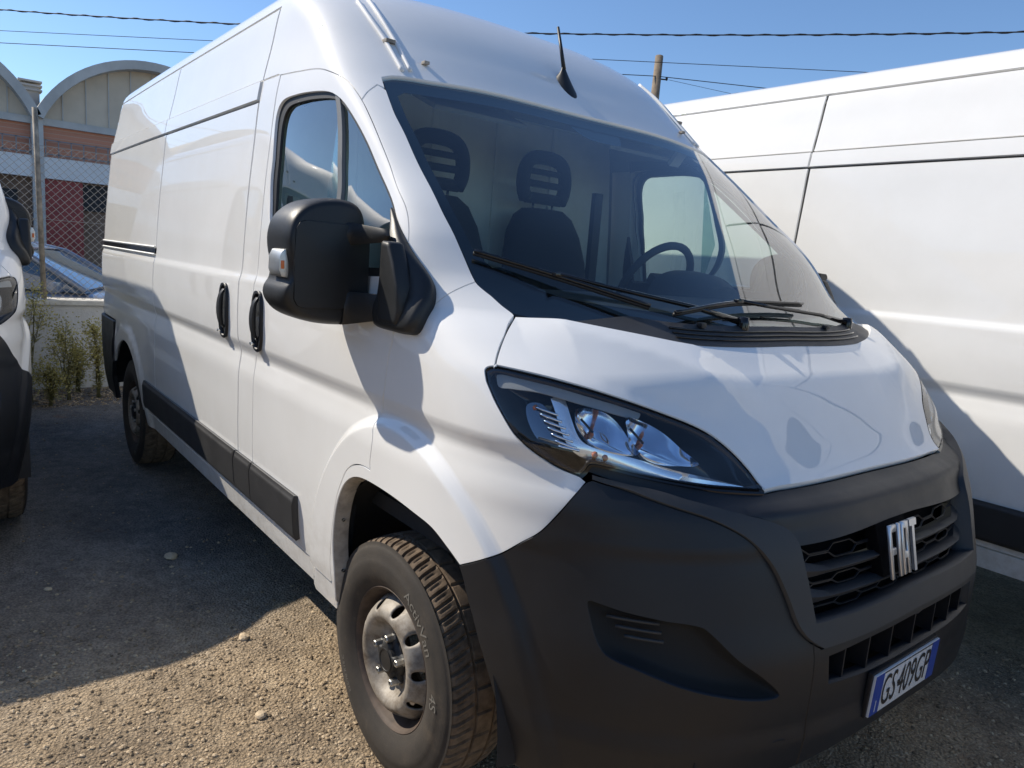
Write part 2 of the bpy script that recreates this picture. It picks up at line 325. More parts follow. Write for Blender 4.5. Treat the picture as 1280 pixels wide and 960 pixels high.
class MB:
    "collects simple solids and links them as one mesh"
    def __init__(s): s.v = []; s.f = []
    def add(s, v, f):
        b = len(s.v); s.v += [Vector(p) for p in v]; s.f += [tuple(i+b for i in q) for q in f]; return s
    def box(s, c, d, R=None):
        x, y, z = [k/2 for k in d]; c = Vector(c)
        v = [Vector((sx*x, sy*y, sz*z)) for sx in (-1, 1) for sy in (-1, 1) for sz in (-1, 1)]
        if R is not None: v = [R @ p for p in v]
        return s.add([c+p for p in v], [(0, 1, 3, 2), (4, 6, 7, 5), (0, 4, 5, 1), (2, 3, 7, 6), (0, 2, 6, 4), (1, 5, 7, 3)])
    def tube(s, pts, r, n=8, caps=True):
        pts = [Vector(p) for p in pts]; m = len(pts); rr = r if isinstance(r, (list, tuple)) else [r]*m
        rings = []; up = None
        for i, p in enumerate(pts):
            t = (pts[min(m-1, i+1)]-pts[max(0, i-1)])
            t = t.normalized() if t.length > 1e-9 else Vector((0, 0, 1))
            if up is None: up = t.orthogonal().normalized()
            up = (up-t*up.dot(t)); up = up.normalized() if up.length > 1e-6 else t.orthogonal().normalized()
            w = t.cross(up); rings.append([p+(up*math.cos(a)+w*math.sin(a))*rr[i] for a in [2*math.pi*k/n for k in range(n)]])
        v = [q for ri in rings for q in ri]
        f = [(i*n+k, i*n+(k+1) % n, (i+1)*n+(k+1) % n, (i+1)*n+k) for i in range(m-1) for k in range(n)]
        if caps: f += [tuple(range(n-1, -1, -1)), tuple((m-1)*n+k for k in range(n))]
        return s.add(v, f)
    def loft(s, rings, close=True, caps=True):
        n = len(rings[0]); v = [p for r in rings for p in r]; m = len(rings)
        f = [(i*n+k, i*n+(k+1) % n, (i+1)*n+(k+1) % n, (i+1)*n+k) for i in range(m-1) for k in range(n if close else n-1)]
        if caps: f += [tuple(range(n-1, -1, -1)), tuple((m-1)*n+k for k in range(n))]
        return s.add(v, f)
    def lathe(s, prof, n=48, axis='y', c=(0, 0, 0), close=False):
        "prof: list of (radius, along)"
        rings = []
        for r, a in prof:
            ring = []
            for k in range(n):
                t = 2*math.pi*k/n; q = (r*math.cos(t), r*math.sin(t))
                p = {'y': (q[0], a, q[1]), 'x': (a, q[0], q[1]), 'z': (q[0], q[1], a)}[axis]
                ring.append(Vector(p)+Vector(c))
            rings.append(ring)
        return s.loft(rings, True, close)
    def prism(s, poly, a, b, fn):
        "poly: 2-D outline; fn(u,v,w)->3-D; from depth a to b"
        n = len(poly)
        v = [Vector(fn(p[0], p[1], a)) for p in poly]+[Vector(fn(p[0], p[1], b)) for p in poly]
        tris = tessellate_polygon([[Vector((p[0], p[1], 0)) for p in poly]])
        f = [tuple(t) for t in tris]+[tuple(i+n for i in reversed(t)) for t in tris]
        f += [(i, (i+1) % n, n+(i+1) % n, n+i) for i in range(n)]
        return s.add(v, f)
    def build(s, name, mat, parent=None, smooth=False, bevel=0., seg=2, auto=None, sub=0):
        o = mk(name, s.v, s.f, mat, parent, smooth=smooth)
        bm = bmesh.new(); bm.from_mesh(o.data)
        bmesh.ops.recalc_face_normals(bm, faces=bm.faces)
        if bevel:
            es = [e for e in bm.edges if len(e.link_faces) == 2 and e.calc_face_angle(0) > .5]
            bmesh.ops.bevel(bm, geom=es, offset=bevel, segments=seg, profile=.7, affect='EDGES', clamp_overlap=True)
        if auto is not None or bevel:
            lim = auto if auto is not None else math.radians(50)
            for fc in bm.faces: fc.smooth = True
            for e in bm.edges:
                if len(e.link_faces) == 2 and e.calc_face_angle(0) > lim: e.smooth = False
        bm.to_mesh(o.data); bm.free()
        if sub:
            md = o.modifiers.new('sub', 'SUBSURF'); md.levels = sub; md.render_levels = sub
        return o
def cr(pts, step=.015, closed=False):
    "Catmull-Rom resampling of a polyline of any dimension"
    P = [Vector(p) for p in pts]; n = len(P); out = []
    if n < 3 and not closed:
        m = max(1, int((P[1]-P[0]).length/step)); return [P[0].lerp(P[1], i/m) for i in range(m+1)]
    for i in range(n if closed else n-1):
        if closed: a, b, c, d = P[(i-1) % n], P[i], P[(i+1) % n], P[(i+2) % n]
        else: a, b, c, d = P[max(0, i-1)], P[i], P[i+1], P[min(n-1, i+2)]
        L = (c-b).length; m = max(1, int(math.ceil(L/step)))
        # centripetal tangents
        t1 = (c-a)*(L/max(1e-9, (b-a).length+L)) if (b-a).length > 1e-9 else (c-b)
        t2 = (d-b)*(L/max(1e-9, (d-c).length+L)) if (d-c).length > 1e-9 else (c-b)
        for k in range(m):
            t = k/m
            out.append(b*(2*t**3-3*t*t+1)+t1*(t**3-2*t*t+t)+c*(-2*t**3+3*t*t)+t2*(t**3-t*t))
    if not closed: out.append(P[-1].copy())
    return out
def dom(pts, ref='side', fix=None):
    "3-D outline points -> domain points"
    r = []
    for p in pts:
        z = p[2]; g = g_of(p)
        r.append(Vector((g if ref == 'side' else g-gmax(z), z)))
    return r
def xz(x, z, ref='side'):
    g = g_x(x, z); return Vector((g if ref == 'side' else g-gmax(z), z))
def yz(y, z):
    "centre-referred domain point of lateral y"
    x0, xf, n, w = lev(z); r = min(1, abs(y)/w); q = max(0, 1-r**n)**(1/n)
    return Vector(((xf-x0)*q+w*(1-r)-gmax(z), z))
def line(a, b, step=.03):
    m = max(1, int((b-a).length/step)); return [a.lerp(b, i/m) for i in range(m+1)]
def xline(x0, x1, z, step=.04, ref='side'):
    m = max(1, int(abs(x1-x0)/step)); return [xz(x0+(x1-x0)*i/m, z, ref) for i in range(m+1)]
def vline(x, z0, z1, step=.03, ref='side'):
    m = max(1, int(abs(z1-z0)/step)); return [xz(x, z0+(z1-z0)*i/m, ref) for i in range(m+1)]
def join(*curves):
    out = []
    for c in curves:
        for p in c:
            if not out or (p-out[-1]).length > .0015: out.append(p)
    if (out[0]-out[-1]).length < .0015: out.pop()
    return out
def area(P): return sum(P[i-1].x*P[i].y-P[i].x*P[i-1].y for i in range(len(P)))/2
def inset(P, d, keep=None):
    if area(P) < 0: P = P[::-1]
    n = len(P); out = []; cen = sum(p.y for p in P if not keep or keep(p))/max(1, sum(1 for p in P if not keep or keep(p)))
    for i in range(n):
        if keep and keep(P[i]):
            q = P[i].copy(); e = [k for k in (i-1, (i+1) % n) if not keep(P[k])]
            if e: q.y += d if cen > q.y else -d       # end of the centre line: shrink along it
            out.append(q); continue
        a = (P[i]-P[i-1]); b = (P[(i+1) % n]-P[i])
        if a.length < 1e-9 or b.length < 1e-9: continue
        a.normalize(); b.normalize()
        na = Vector((-a.y, a.x)); nb = Vector((-b.y, b.x)); m = na+nb
        if m.length < .3: m = na
        m.normalize(); k = d/max(.45, m.dot(na)); out.append(P[i]+m*k)
    return out
def inside(poly, pts):
    x, y = pts[:, 0], pts[:, 1]; r = np.zeros(len(pts), bool); n = len(poly)
    for i in range(n):
        x1, y1 = poly[i-1]; x2, y2 = poly[i]
        if y1 == y2: continue
        c = ((y1 > y) != (y2 > y)) & (x < (x2-x1)*(y-y1)/(y2-y1)+x1); r ^= c
    return r
def dist_poly(poly, pts):
    d = np.full(len(pts), 1e9)
    for i in range(len(poly)):
        a = np.array(poly[i-1]); b = np.array(poly[i]); ab = b-a; L = max(1e-12, ab@ab)
        t = np.clip(((pts-a)@ab)/L, 0, 1); q = a+t[:, None]*ab
        d = np.minimum(d, np.hypot(*(pts-q).T))
    return d
FEATURE_ROWS = [1.0, 1.02, 1.035, 1.045, 1.058, 1.075, 1.09, 1.10, 1.115, 1.32, 1.331, 1.341, 1.352, 1.362, 1.372, 2.083, 2.36, 2.385, 2.41, 2.43, 2.455, 2.475, 2.49, 2.503, 2.515]
def skin(outline, ref='side', holes=(), step=.03, gap=.0025, off=0., disp=None, rings=(), band=None):
    """triangulate an outline of the domain and lay it on the body skin.
    returns vertices, faces, normals, boundary edges"""
    keep = (lambda p: p.x > -1e-4) if ref == 'center' else None
    P = inset(outline, gap, keep) if gap else (outline if area(outline) > 0 else outline[::-1])
    H = [inset(h, -gap) if gap else h for h in holes]
    polys = [P]+H
    pn = [np.array([(p.x, p.y) for p in q]) for q in polys]
    lo = pn[0].min(0); hi = pn[0].max(0)
    rows = sorted(set([round(z, 4) for z in np.arange(lo[1]+step*.5, hi[1], step)]))
    fr = [z for z in FEATURE_ROWS if lo[1] < z < hi[1]]
    rows = sorted(fr+[z for z in rows if all(abs(z-q) > .008 for q in fr)])
    cols = np.arange(lo[0]+step*.5, hi[0], step)
    if ref == 'center': cols = np.append(cols, [])
    frs = set(fr)
    G = np.array([(c+(0 if r in frs else step*.25 if i % 2 else -step*.25), r) for i, r in enumerate(rows) for c in cols])
    if len(G):
        k = inside(pn[0], G) & (dist_poly(pn[0], G) > np.where(np.isin(G[:, 1], fr), step*.15, step*.4))
        for h in pn[1:]: k &= ~inside(h, G) & (dist_poly(h, G) > step*.4)
        if band is not None: k &= ~np.array([band(p) for p in G])
    pts = []; edges = []
    for q in pn:
        b = len(pts); n = len(q); pts += [Vector(p) for p in q]; edges += [(b+i, b+(i+1) % n) for i in range(n)]
    if len(G):
        prev = None
        for gi in range(len(G)):
            if not k[gi]: prev = None; continue
            pts.append(Vector(G[gi])); j = len(pts)-1
            if prev is not None and G[gi, 1] in frs and abs(G[gi, 1]-pts[prev].y) < 1e-9: edges.append((prev, j))
            prev = j
    for rg in rings:
        R_ = np.array([(p.x, p.y) for p in rg]); ok = inside(pn[0], R_) & (dist_poly(pn[0], R_) > .004)
        for h in pn[1:]: ok &= ~inside(h, R_) & (dist_poly(h, R_) > .004)
        prev = None
        for gi in range(len(R_)):
            if not ok[gi]: prev = None; continue
            pts.append(Vector(R_[gi])); j = len(pts)-1
            if prev is not None: edges.append((prev, j))
            prev = j
    vo, eo, fo, *_ = delaunay_2d_cdt(pts, edges, [], 0, 1e-6)
    ce = np.array([(sum((vo[i].x for i in f))/len(f), sum((vo[i].y for i in f))/len(f)) for f in fo])
    k = inside(pn[0], ce)
    for h in pn[1:]: k &= ~inside(h, ce)
    faces = [tuple(f) for f, ok in zip(fo, k) if ok]
    used = sorted({i for f in faces for i in f}); mp = {i: j for j, i in enumerate(used)}
    V = []; N = []
    for i in used:
        h, z = vo[i].x, vo[i].y
        g = h if ref == 'side' else h+gmax(z)
        p = hull(g, z); n = hull_n(g, z, ref)
        o = off
        if disp: o += disp(h, z)
        if disp:
            e = .004
            def q(hh, zz):
                gg = hh if ref == 'side' else min(hh, 0)+gmax(zz)
                return hull(gg, zz)+n*(disp(hh, zz))
            h2 = min(h, -e) if ref == 'center' else h
            dn = (q(h2+e, z)-q(h2-e, z)).cross(q(h2, z+e)-q(h2, z-e))
            p = p+n*o
            if dn.length > 1e-14: n = dn.normalized()
        else: p = p+n*o
        if abs(p.y) < 1e-4 and ref == 'center': p.y = 0; n.y = 0; n.normalize()
        V.append(p); N.append(n)
    F = []
    for f in faces:
        f = tuple(mp[i] for i in f)
        a, b, c = V[f[0]], V[f[1]], V[f[2]]
        if (b-a).cross(c-a).dot(N[f[0]]+N[f[1]]+N[f[2]]) < 0: f = f[::-1]
        F.append(f)
    return V, F, N
def finish(name, VFN, mat, parent, side=1, thick=.012, both=False):
    "side 1 = right (as traced), -1 = mirrored, both = right and left half in one mesh"
    V, F, N = VFN
    V = [v.copy() for v in V]; N = [n.copy() for n in N]; F = list(F)
    if both:
        mp = {}; b = len(V); V2 = list(V); N2 = list(N)
        for i, v in enumerate(V):
            if abs(v.y) < 1e-5: mp[i] = i
            else: mp[i] = len(V2); V2.append(Vector((v.x, -v.y, v.z))); N2.append(Vector((N[i].x, -N[i].y, N[i].z)))
        F = F+[tuple(mp[i] for i in f[::-1]) for f in F]; V, N = V2, N2
    elif side < 0:
        V = [Vector((v.x, -v.y, v.z)) for v in V]; N = [Vector((n.x, -n.y, n.z)) for n in N]; F = [f[::-1] for f in F]
    ln = [N[i] for f in F for i in f]
    if thick:
        cnt = {}
        for f in F:
            for i in range(len(f)):
                e = (f[i], f[(i+1) % len(f)]); cnt[e] = 1
        be = [e for e in cnt if (e[1], e[0]) not in cnt]
        b = len(V); idx = {}
        for e in be:
            for i in e:
                if i not in idx: idx[i] = len(V); V.append(V[i]-N[i]*thick)
        for a, c in be:
            q = (c, a, idx[a], idx[c]); n = (V[q[1]]-V[q[0]]).cross(V[q[2]]-V[q[0]])
            n = n.normalized() if n.length > 1e-12 else Vector((0, 0, 1))
            # a soft rolled edge: upper loop leans to the skin normal
            F.append(q); ln += [(n+N[c]).normalized(), (n+N[a]).normalized(), n, n]
    return mk(name, V, F, mat, parent, loopn=ln)
def panel(name, outline, mat, parent, side=(1,), ref='side', thick=.012, both=False, **kw):
    r = skin(outline, ref, **kw); out = []
    if both: return finish(name, r, mat, parent, 1, thick, True)
    for s in side:
        pr = parent[s] if isinstance(parent, dict) else parent
        out.append(finish(name, r, mat, pr, s, thick))
    return out
def flip(o):
    "mirrored twin of a mesh object across the van's centre plane"
    me = o.data.copy(); me.transform(Matrix.Scale(-1, 4, (0, 1, 0))); me.flip_normals()
    c = bpy.data.objects.new(o.name.split('.')[0], me); COL.objects.link(c); c.parent = o.parent
    return c
def text_mesh(txt, size=1.0, font=None):
    "flat outline text as vertices and faces in the xy plane, centred"
    cu = bpy.data.curves.new('t', 'FONT'); cu.body = txt; cu.size = size; cu.align_x = 'CENTER'; cu.resolution_u = 4
    o = bpy.data.objects.new('t', cu); COL.objects.link(o)
    dg = bpy.context.evaluated_depsgraph_get(); me = bpy.data.meshes.new_from_object(o.evaluated_get(dg))
    v = [p.co.copy() for p in me.vertices]; f = [tuple(p.vertices) for p in me.polygons]
    bpy.data.objects.remove(o); bpy.data.curves.remove(cu); bpy.data.meshes.remove(me)
    return v, f

# ---------------------------------------------------------------- the van
van = empty('panel_van')
BOTH = (1, -1)
WP = 'white_paint'
# --- front door with its window
seam = cr(dom(O['door_seam']), .015); d_arch = cr(dom(O['door_arch']), .012)
door_out = join(vline(-1.068, .445, 2.083), seam[2:], d_arch,
                [xz(-.325, .445)], xline(-.33, -1.065, .445))
win = [xz(-.955, 1.425), xz(-.99, 1.60), xz(-1.02, 1.80), xz(-1.035, 1.90), xz(-1.025, 1.955), xz(-.985, 1.983), xz(-.90, 1.989), xz(-.77, 1.985), xz(-.633, 1.968), xz(-.55, 1.938),
           xz(-.459, 1.882), xz(-.332, 1.787), xz(-.20, 1.674), xz(-.085, 1.572), xz(-.05, 1.53), xz(-.048, 1.48), xz(-.07, 1.435), xz(-.12, 1.415), xz(-.5, 1.412), xz(-.9, 1.412)]
win = cr(win, .02, True)
doors = {}
def flare_ring(r, n=110):
    out = []
    for i in range(n):
        a = math.pi*(1.12-1.24*i/(n-1)); c_, s_ = math.cos(a), math.sin(a)
        out.append(xz(.03+r*(.545 if c_ < 0 else .60)*c_, .36+r*(.69 if s_ > 0 else .9)*s_))
    return out
FLARE = [flare_ring(r) for r in (.935, .950, .962, .974, .986, .998, 1.008, 1.022)]
def in_flare(p):
    q = hull(p[0], p[1]); dx = (q.x-.03)/(.545 if q.x < .03 else .60); dz = (q.z-.36)/(.69 if q.z > .36 else .9)
    return .922 < math.hypot(dx, dz) < 1.035
for s, o in zip(BOTH, panel('front_door', door_out, WP, van, BOTH, holes=[win], step=.022, thick=.03, rings=FLARE, band=in_flare)): doors[s] = o
# recessed window surround, seal and the two panes
def ring(name, outer, inner, mat, parent, off, thick=.01, ref='side', side=BOTH, both=False):
    return panel(name, outer, mat, parent, side, ref, thick, both, holes=[inner], step=.03, gap=0, off=off)
w_in = inset(win, .022)
ring('window_seal', inset(win, -.012), w_in, 'rubber_seal', doors, -.010)
pane = [p for p in inset(win, .018)]
def clip(poly, f, keep_pos):
    out = []; n = len(poly)
    for i in range(n):
        a, b = poly[i], poly[(i+1) % n]; fa, fb = f(a), f(b)
        if (fa >= 0) == keep_pos: out.append(a)
        if (fa >= 0) != (fb >= 0): out.append(a.lerp(b, fa/(fa-fb)))
    return out
A0, A1 = xz(-.600, 1.972), xz(-.598, 1.41)
dv = (A1-A0).normalized(); dn = Vector((-dv.y, dv.x))
fdiv = lambda p: (p-A0).dot(dn)
front_side = fdiv(xz(-.3, 1.6)) > 0
panel('window_glass', clip(pane, fdiv, not front_side), 'side_glass', doors, BOTH, gap=0, off=-.020, thick=0, step=.06)
panel('quarter_glass', clip(pane, fdiv, front_side), 'side_glass', doors, BOTH, gap=0, off=-.018, thick=0, step=.06)
bar = [A0+dn*.010, A0-dn*.010, A1-dn*.010, A1+dn*.010]
panel('window_divider', join(line(bar[0], bar[1]), line(bar[1], bar[2]), line(bar[2], bar[3]), line(bar[3], bar[0])), 'trim_grey', doors, BOTH, gap=0, off=-.006, thick=.015)
# inner door trim
panel('door_trim', inset(door_out, .03), 'interior_dark', doors, BOTH, holes=[inset(win, -.012)], gap=0, off=-.07, thick=.02, step=.06)
# --- pillar strip, sliding door, rear side panel
panel('pillar_panel', join(vline(-1.237, .445, 2.084), xline(-1.237, -1.0695, 2.084), vline(-1.0695, 2.083, .445), xline(-1.0695, -1.237, .445)), WP, van, BOTH, gap=.0012, step=.025)
panel('sliding_door', join(vline(-2.668, .445, 2.007), xline(-2.668, -1.243, 2.007), vline(-1.243, 2.007, .445), xline(-1.243, -2.668, .445)), WP, van, BOTH, gap=.004, step=.035)
RC = (-3.43, .345)
rarch = [xz(RC[0]+.445*math.cos(a), RC[1]+.455*math.sin(a)) for a in [math.radians(t) for t in range(12, 147, 6)]]
panel('side_panel', join(vline(-2.672, 2.007, .445), xline(-2.672, -2.985, .445), rarch, [xz(-3.80, .64), xz(-3.80, .88)], xline(-3.80, -4.42, .895), vline(-4.42, .895, 2.007), xline(-4.42, -2.672, 2.007)), WP, van, BOTH, gap=.003, step=.035)
panel('rear_bumper', join(vline(-3.805, .882, .655), rarch[-1:], [xz(-3.86, .5), xz(-3.87, .36)], xline(-3.87, -4.45, .34), vline(-4.45, .34, .885), xline(-4.45, -3.805, .885)), 'black_plastic', van, BOTH, gap=.002, off=.014, thick=.03, step=.04)
# --- upper flank panels, drip moulding, gutter
for a, b in ((-4.42, -2.672), (-2.668, -1.243)):
    panel('upper_panel', join(vline(a, 2.088, 2.360), xline(a, b, 2.360), vline(b, 2.360, 2.088), xline(b, a, 2.088)), WP, van, BOTH, gap=.003, step=.035)
for a, b in ((-4.42, -2.672), (-2.668, -1.243)):
    panel('drip_moulding', join(vline(a, 2.012, 2.083), xline(a, b, 2.083), vline(b, 2.083, 2.012), xline(b, a, 2.012)), WP, van, BOTH, gap=.002, off=.008, thick=.022, step=.03)
# --- sill
sill_f = xline(-2.98, -.325, .438)
panel('sill', join(xline(-2.985, -.30, .441), [xz(-.30, .40), xz(-.31, .36)], xline(-.315, -2.97, .352)), WP, van, BOTH, gap=.002, off=-.004, thick=.04, step=.03)
# --- black side mouldings
for a, b in ((-2.90, -1.247), (-1.236, -1.05), (-1.042, -.612)):
    f = .0 if b < -1 else .012
    def md(h, z, a=a, b=b):
        e = min(z-.478, .642-z); return -.010*(1-sm(0, .018, e))
    panel('side_moulding', join(vline(a, .478, .642), xline(a, b, .642), vline(b, .642, .478), xline(b, a, .478)), 'grey_plastic', van, BOTH, gap=.001, off=.024, thick=.026, step=.012, disp=md)
# --- sliding door rail
mb = MB()
for s in BOTH:
    mb = MB(); x0, x1 = -4.41, -2.675
    for z0, d in ((1.412, .012), (1.372, .012)):
        pts = [(x0+(x1-x0)*i/12, -(side_w(x0+(x1-x0)*i/12, z0)+.006)*s, z0) for i in range(13)]
        mb.tube(pts, .007, 6)
    mb.build('door_rail', 'alu', van, auto=.6)
    rr = [xz(x0, 1.378), ]
    panel('rail_channel', join(xline(x0, x1, 1.376), vline(x1, 1.376, 1.409), xline(x1, x0, 1.409), vline(x0, 1.409, 1.376)), 'gloss_black', van, (s,), gap=0, off=.004, thick=.02)
# --- front wing (fender)
arch = cr(dom(O['arch']), .012); seam_b = cr(dom(O['seam_bumper']), .012); hrear = cr(dom(O['head_rear']), .012)
bseam = cr(dom(O['seam_bonnet']), .012); wsedge = cr(dom(O['ws_edge']), .015); pbase = cr(dom(O['pillar_base']), .012)
tip = cr(dom([O['head_rear'][-1], O['head_top'][0], O['head_top'][1], O['head_top'][2]]), .008)
i_ws = min(range(len(wsedge)), key=lambda i: (wsedge[i]-pbase[0]).length)
i_sm = min(range(len(seam)), key=lambda i: abs(seam[i].y-1.33) if seam[i].y > .9 else 9)
wing = join(seam[i_sm:], d_arch, [dom([(-.314, -1.02, .448)])[0], xz(-.318, .395)], arch, seam_b[::-1], hrear, tip, bseam, wsedge[::-1][:len(wsedge)-i_ws], pbase)
panel('front_wing', wing, WP, van, BOTH, gap=.0015, step=.016, thick=.018, rings=FLARE, band=in_flare)
# --- A-pillar
pj = cr(dom(O['pillar_joint']), .01)
i_pj = min(range(len(seam)), key=lambda i: (seam[i]-pj[0]).length)
j_pj = min(range(len(wsedge)), key=lambda i: (wsedge[i]-pj[-1]).length)
pillar = join(seam[i_pj:i_sm+1], pbase[::-1], wsedge[j_pj:i_ws+1][::-1], pj[::-1])
panel('a_pillar', pillar, WP, van, BOTH, gap=.0015, step=.018, thick=.02)
panel('pillar_trim', inset(pillar, .004), 'interior_dark', van, BOTH, gap=0, step=.04, thick=.0, off=-.030)
# --- roof with the raised front cap
wst_c = [Vector((p.x, p.y)) for p in cr(dom(O['ws_top'][:-1], 'center')+[Vector((0., 2.043))], .02)]
wse_c = cr(dom(O['ws_edge'], 'center'), .015); seam_c = cr(dom(O['door_seam'], 'center'), .015); pj_c = cr(dom(O['pillar_joint'], 'center'), .01)
j2 = min(range(len(wse_c)), key=lambda i: (wse_c[i]-pj_c[-1]).length); i2 = min(range(len(seam_c)), key=lambda i: (seam_c[i]-pj_c[0]).length)
top_z = 2.521
roof = join(xline(-4.42, -1.24, 2.366, ref='center'), vline(-1.238, 2.366, 2.088, ref='center'), xline(-1.238, -1.09, 2.088, ref='center'), seam_c[:i2+1], pj_c, wse_c[:j2+1][::-1], wst_c,
            [Vector((0., z)) for z in np.arange(2.06, top_z, .02)], [Vector((0., top_z))])
xs = np.arange(-1.7, -4.42, -.08)
roof = join(roof, [xz(x, top_z, 'center') for x in xs if xz(x, top_z, 'center').x < -.02], [xz(-4.42, z, 'center') for z in (2.521, 2.515, 2.50, 2.48, 2.45, 2.42, 2.39)])
def cap_disp(h, z):
    return 0.
panel('roof', roof, WP, van, both=True, ref='center', gap=.0025, step=.03, thick=.02)
mb = MB(); mb.box((-3.0, 0, 2.512), (2.8, .9, .02)); mb.build('roof_skin', WP, van)
# roof channel strips on the cap
for nm in ('channel_a', 'channel_b'):
    pts = cr(O[nm], .02); off = []
    for p in pts:
        n = hull_n(g_of(p), p.z, 'side'); off.append(p+n*.003)
    for s in BOTH:
        MB().tube([(p.x, p.y*s, p.z) for p in off], .0075, 6).build('roof_trim', WP, van, smooth=True)
def skin_pt(p, off):
    n = hull_n(g_of(p), p[2], 'side'); return Vector(p)+n*off
for s in BOTH:
    p = skin_pt((-.635, -.742, 2.163), .006); MB().box((p.x, p.y*s, p.z), (.03, .035, .012)).build('trim_clip', 'flange', van, bevel=.002)
    p = skin_pt((-.53, -.66, 2.10), .003); MB().box((p.x, p.y*s, p.z), (.022, .02, .01)).build('trim_clip', 'flange', van, bevel=.002)
# --- bonnet with its flank crease
crease = [np.array((p.x, p.y)) for p in cr(dom(O['crease'], 'center'), .01)]
crn = np.array(crease)
crA = crn[:-1]*np.array((1, 1.35)); crB = crn[1:]*np.array((1, 1.35)); crD = crB-crA; crL = (crD**2).sum(1)
def bonnet_disp(h, z):
    p = np.array((h, z*1.35)); t = np.clip(((p-crA)*crD).sum(1)/crL, 0, 1); q = crA+crD*t[:, None]
    d = np.hypot(*(p-q).T); i = int(d.argmin()); u = (i+t[i])/len(crA); dd = d[i]
    amp = .020*min(1, u*5)*(1-sm(.72, 1.0, u))
    e = .006
    return amp*max(0., 1-(math.sqrt(dd*dd+e*e)-e)/.12)
lip_c = [Vector((p.x, p.y)) for p in cr(dom(O['lip'][:1], 'center')+[yz(-.42, 1.0085), yz(-.36, 1.0085), yz(-.30, 1.0088), yz(-.22, 1.009), yz(-.14, 1.0095), yz(-.07, 1.0098), Vector((0., 1.010))], .012)]
brear_c = [Vector((p.x, p.y)) for p in cr(dom(O['bonnet_rear'][:-1], 'center')+[Vector((0., 1.305))], .02)]
htop_c = cr(dom(O['head_top'][2:], 'center'), .012); bs_c = cr(dom(O['seam_bonnet'], 'center'), .012)
bonnet = join(bs_c[::-1], htop_c, lip_c, [Vector((0., z)) for z in np.arange(1.03, 1.30, .02)], brear_c[::-1])
panel('bonnet', bonnet, WP, van, both=True, ref='center', gap=.0035, step=.016, thick=.022, disp=bonnet_disp)
# --- windscreen: glass, black border, cowl
ws_low = [Vector((p.x, p.y)) for p in cr([dom([O['ws_edge'][-1]], 'center')[0]]+[p+Vector((0, -.0)) for p in dom(O['bonnet_rear'][2:-1], 'center')]+[Vector((0., 1.305))], .02)]
ws = join(wse_c, ws_low, [Vector((0., z)) for z in np.arange(1.32, 2.04, .03)], wst_c[::-1])
screen = panel('windscreen', ws, 'windscreen_glass', van, both=True, ref='center', gap=.004, step=.04, thick=0, off=-.006)
keepc = lambda p: p.x > -1e-4
ws_i = inset(ws, .004, keepc)
fr_low = [Vector((p.x, p.y)) for p in cr([Vector((-.955, 1.50)), Vector((-.90, 1.440)), Vector((-.80, 1.412)), Vector((-.6, 1.395)), Vector((-.3, 1.385)), Vector((0., 1.383))], .02)]
ei = inset(wse_c+[wse_c[-1]+Vector((.2, -.2))], .05) if False else None
edge_in = []
for p in wse_c:
    if p.y < 1.50: break
    edge_in.append(Vector((p.x+.052, p.y)))
edge_in = [p for p in edge_in if p.y < 1.975]
top_in = [Vector((p.x, p.y-.052)) for p in wst_c if p.x > edge_in[0].x+.03]
hole = join(edge_in, [Vector((edge_in[-1].x+.03, 1.47))], fr_low[2:], [Vector((0., z)) for z in np.arange(1.40, 1.985, .04)], top_in[::-1])
# border = outline minus the clear field (both touch the centre line)
frit_poly = join(wse_c, ws_low, [Vector((0., 1.383))], fr_low[2:][::-1], [Vector((edge_in[-1].x+.03, 1.47))], edge_in[::-1], top_in, [Vector((0., 1.99)), Vector((0., 2.043))], wst_c[::-1])
panel('frit_border', frit_poly, 'gloss_black', screen, both=True, ref='center', gap=.003, step=.025, thick=0, off=-.011)
cowl_up = [Vector((p.x, p.y+(.045 if p.x > -.62 else .006+.039*max(0, (p.x+.85)/.23)))) for p in ws_low if p.x > -.84]
cowl_lo = [Vector((p.x, p.y-.004)) for p in ws_low if p.x > -.84]
def cowl_disp(h, z): return 0.
panel('cowl', join(cowl_lo, [Vector((0., 1.33))], cowl_up[::-1]), 'grey_plastic', van, both=True, ref='center', gap=0, step=.02, thick=.02, off=.002)
for k, zo in enumerate((.012, .022, .032)):
    pts = []
    for i in range(41):
        h = -.50+.50*i/20
        hh = -abs(h); z = interp([(p.x, p.y) for p in cowl_lo], hh)+zo+.002
        p = hull(hh+gmax(z), z); n = hull_n(hh+gmax(z), z, 'center'); q = p+n*.004
        pts.append(Vector((q.x, q.y if h < 0 else -q.y, q.z)))
    MB().tube(pts, .0035, 5).build('cowl_slat', 'gloss_black', van, smooth=True)

# sensor patch at the head of the screen
panel('sensor_patch', join(cr([yz(-.14, 2.0), yz(-.10, 1.955), yz(-.05, 1.945), Vector((0., 1.945))], .02), [Vector((0., 2.0))]), 'gloss_black', screen, both=True, ref='center', gap=0, step=.03, thick=0, off=-.013)

# --- front bumper, grille, plate
ft_c = cr(dom(O['frame_top'], 'center'), .012); fl_c = cr(dom(O['frame_low'], 'center'), .012)
sb_c = cr(dom(O['seam_bumper'], 'center'), .012); ab_c = cr(dom(O['arch_bumper'], 'center'), .012)
hl_c = cr(dom(O['head_low'], 'center'), .012)
fog_c = cr(dom(O['fog'], 'center'), .015, True)
def D(y, z): return yz(y, z)
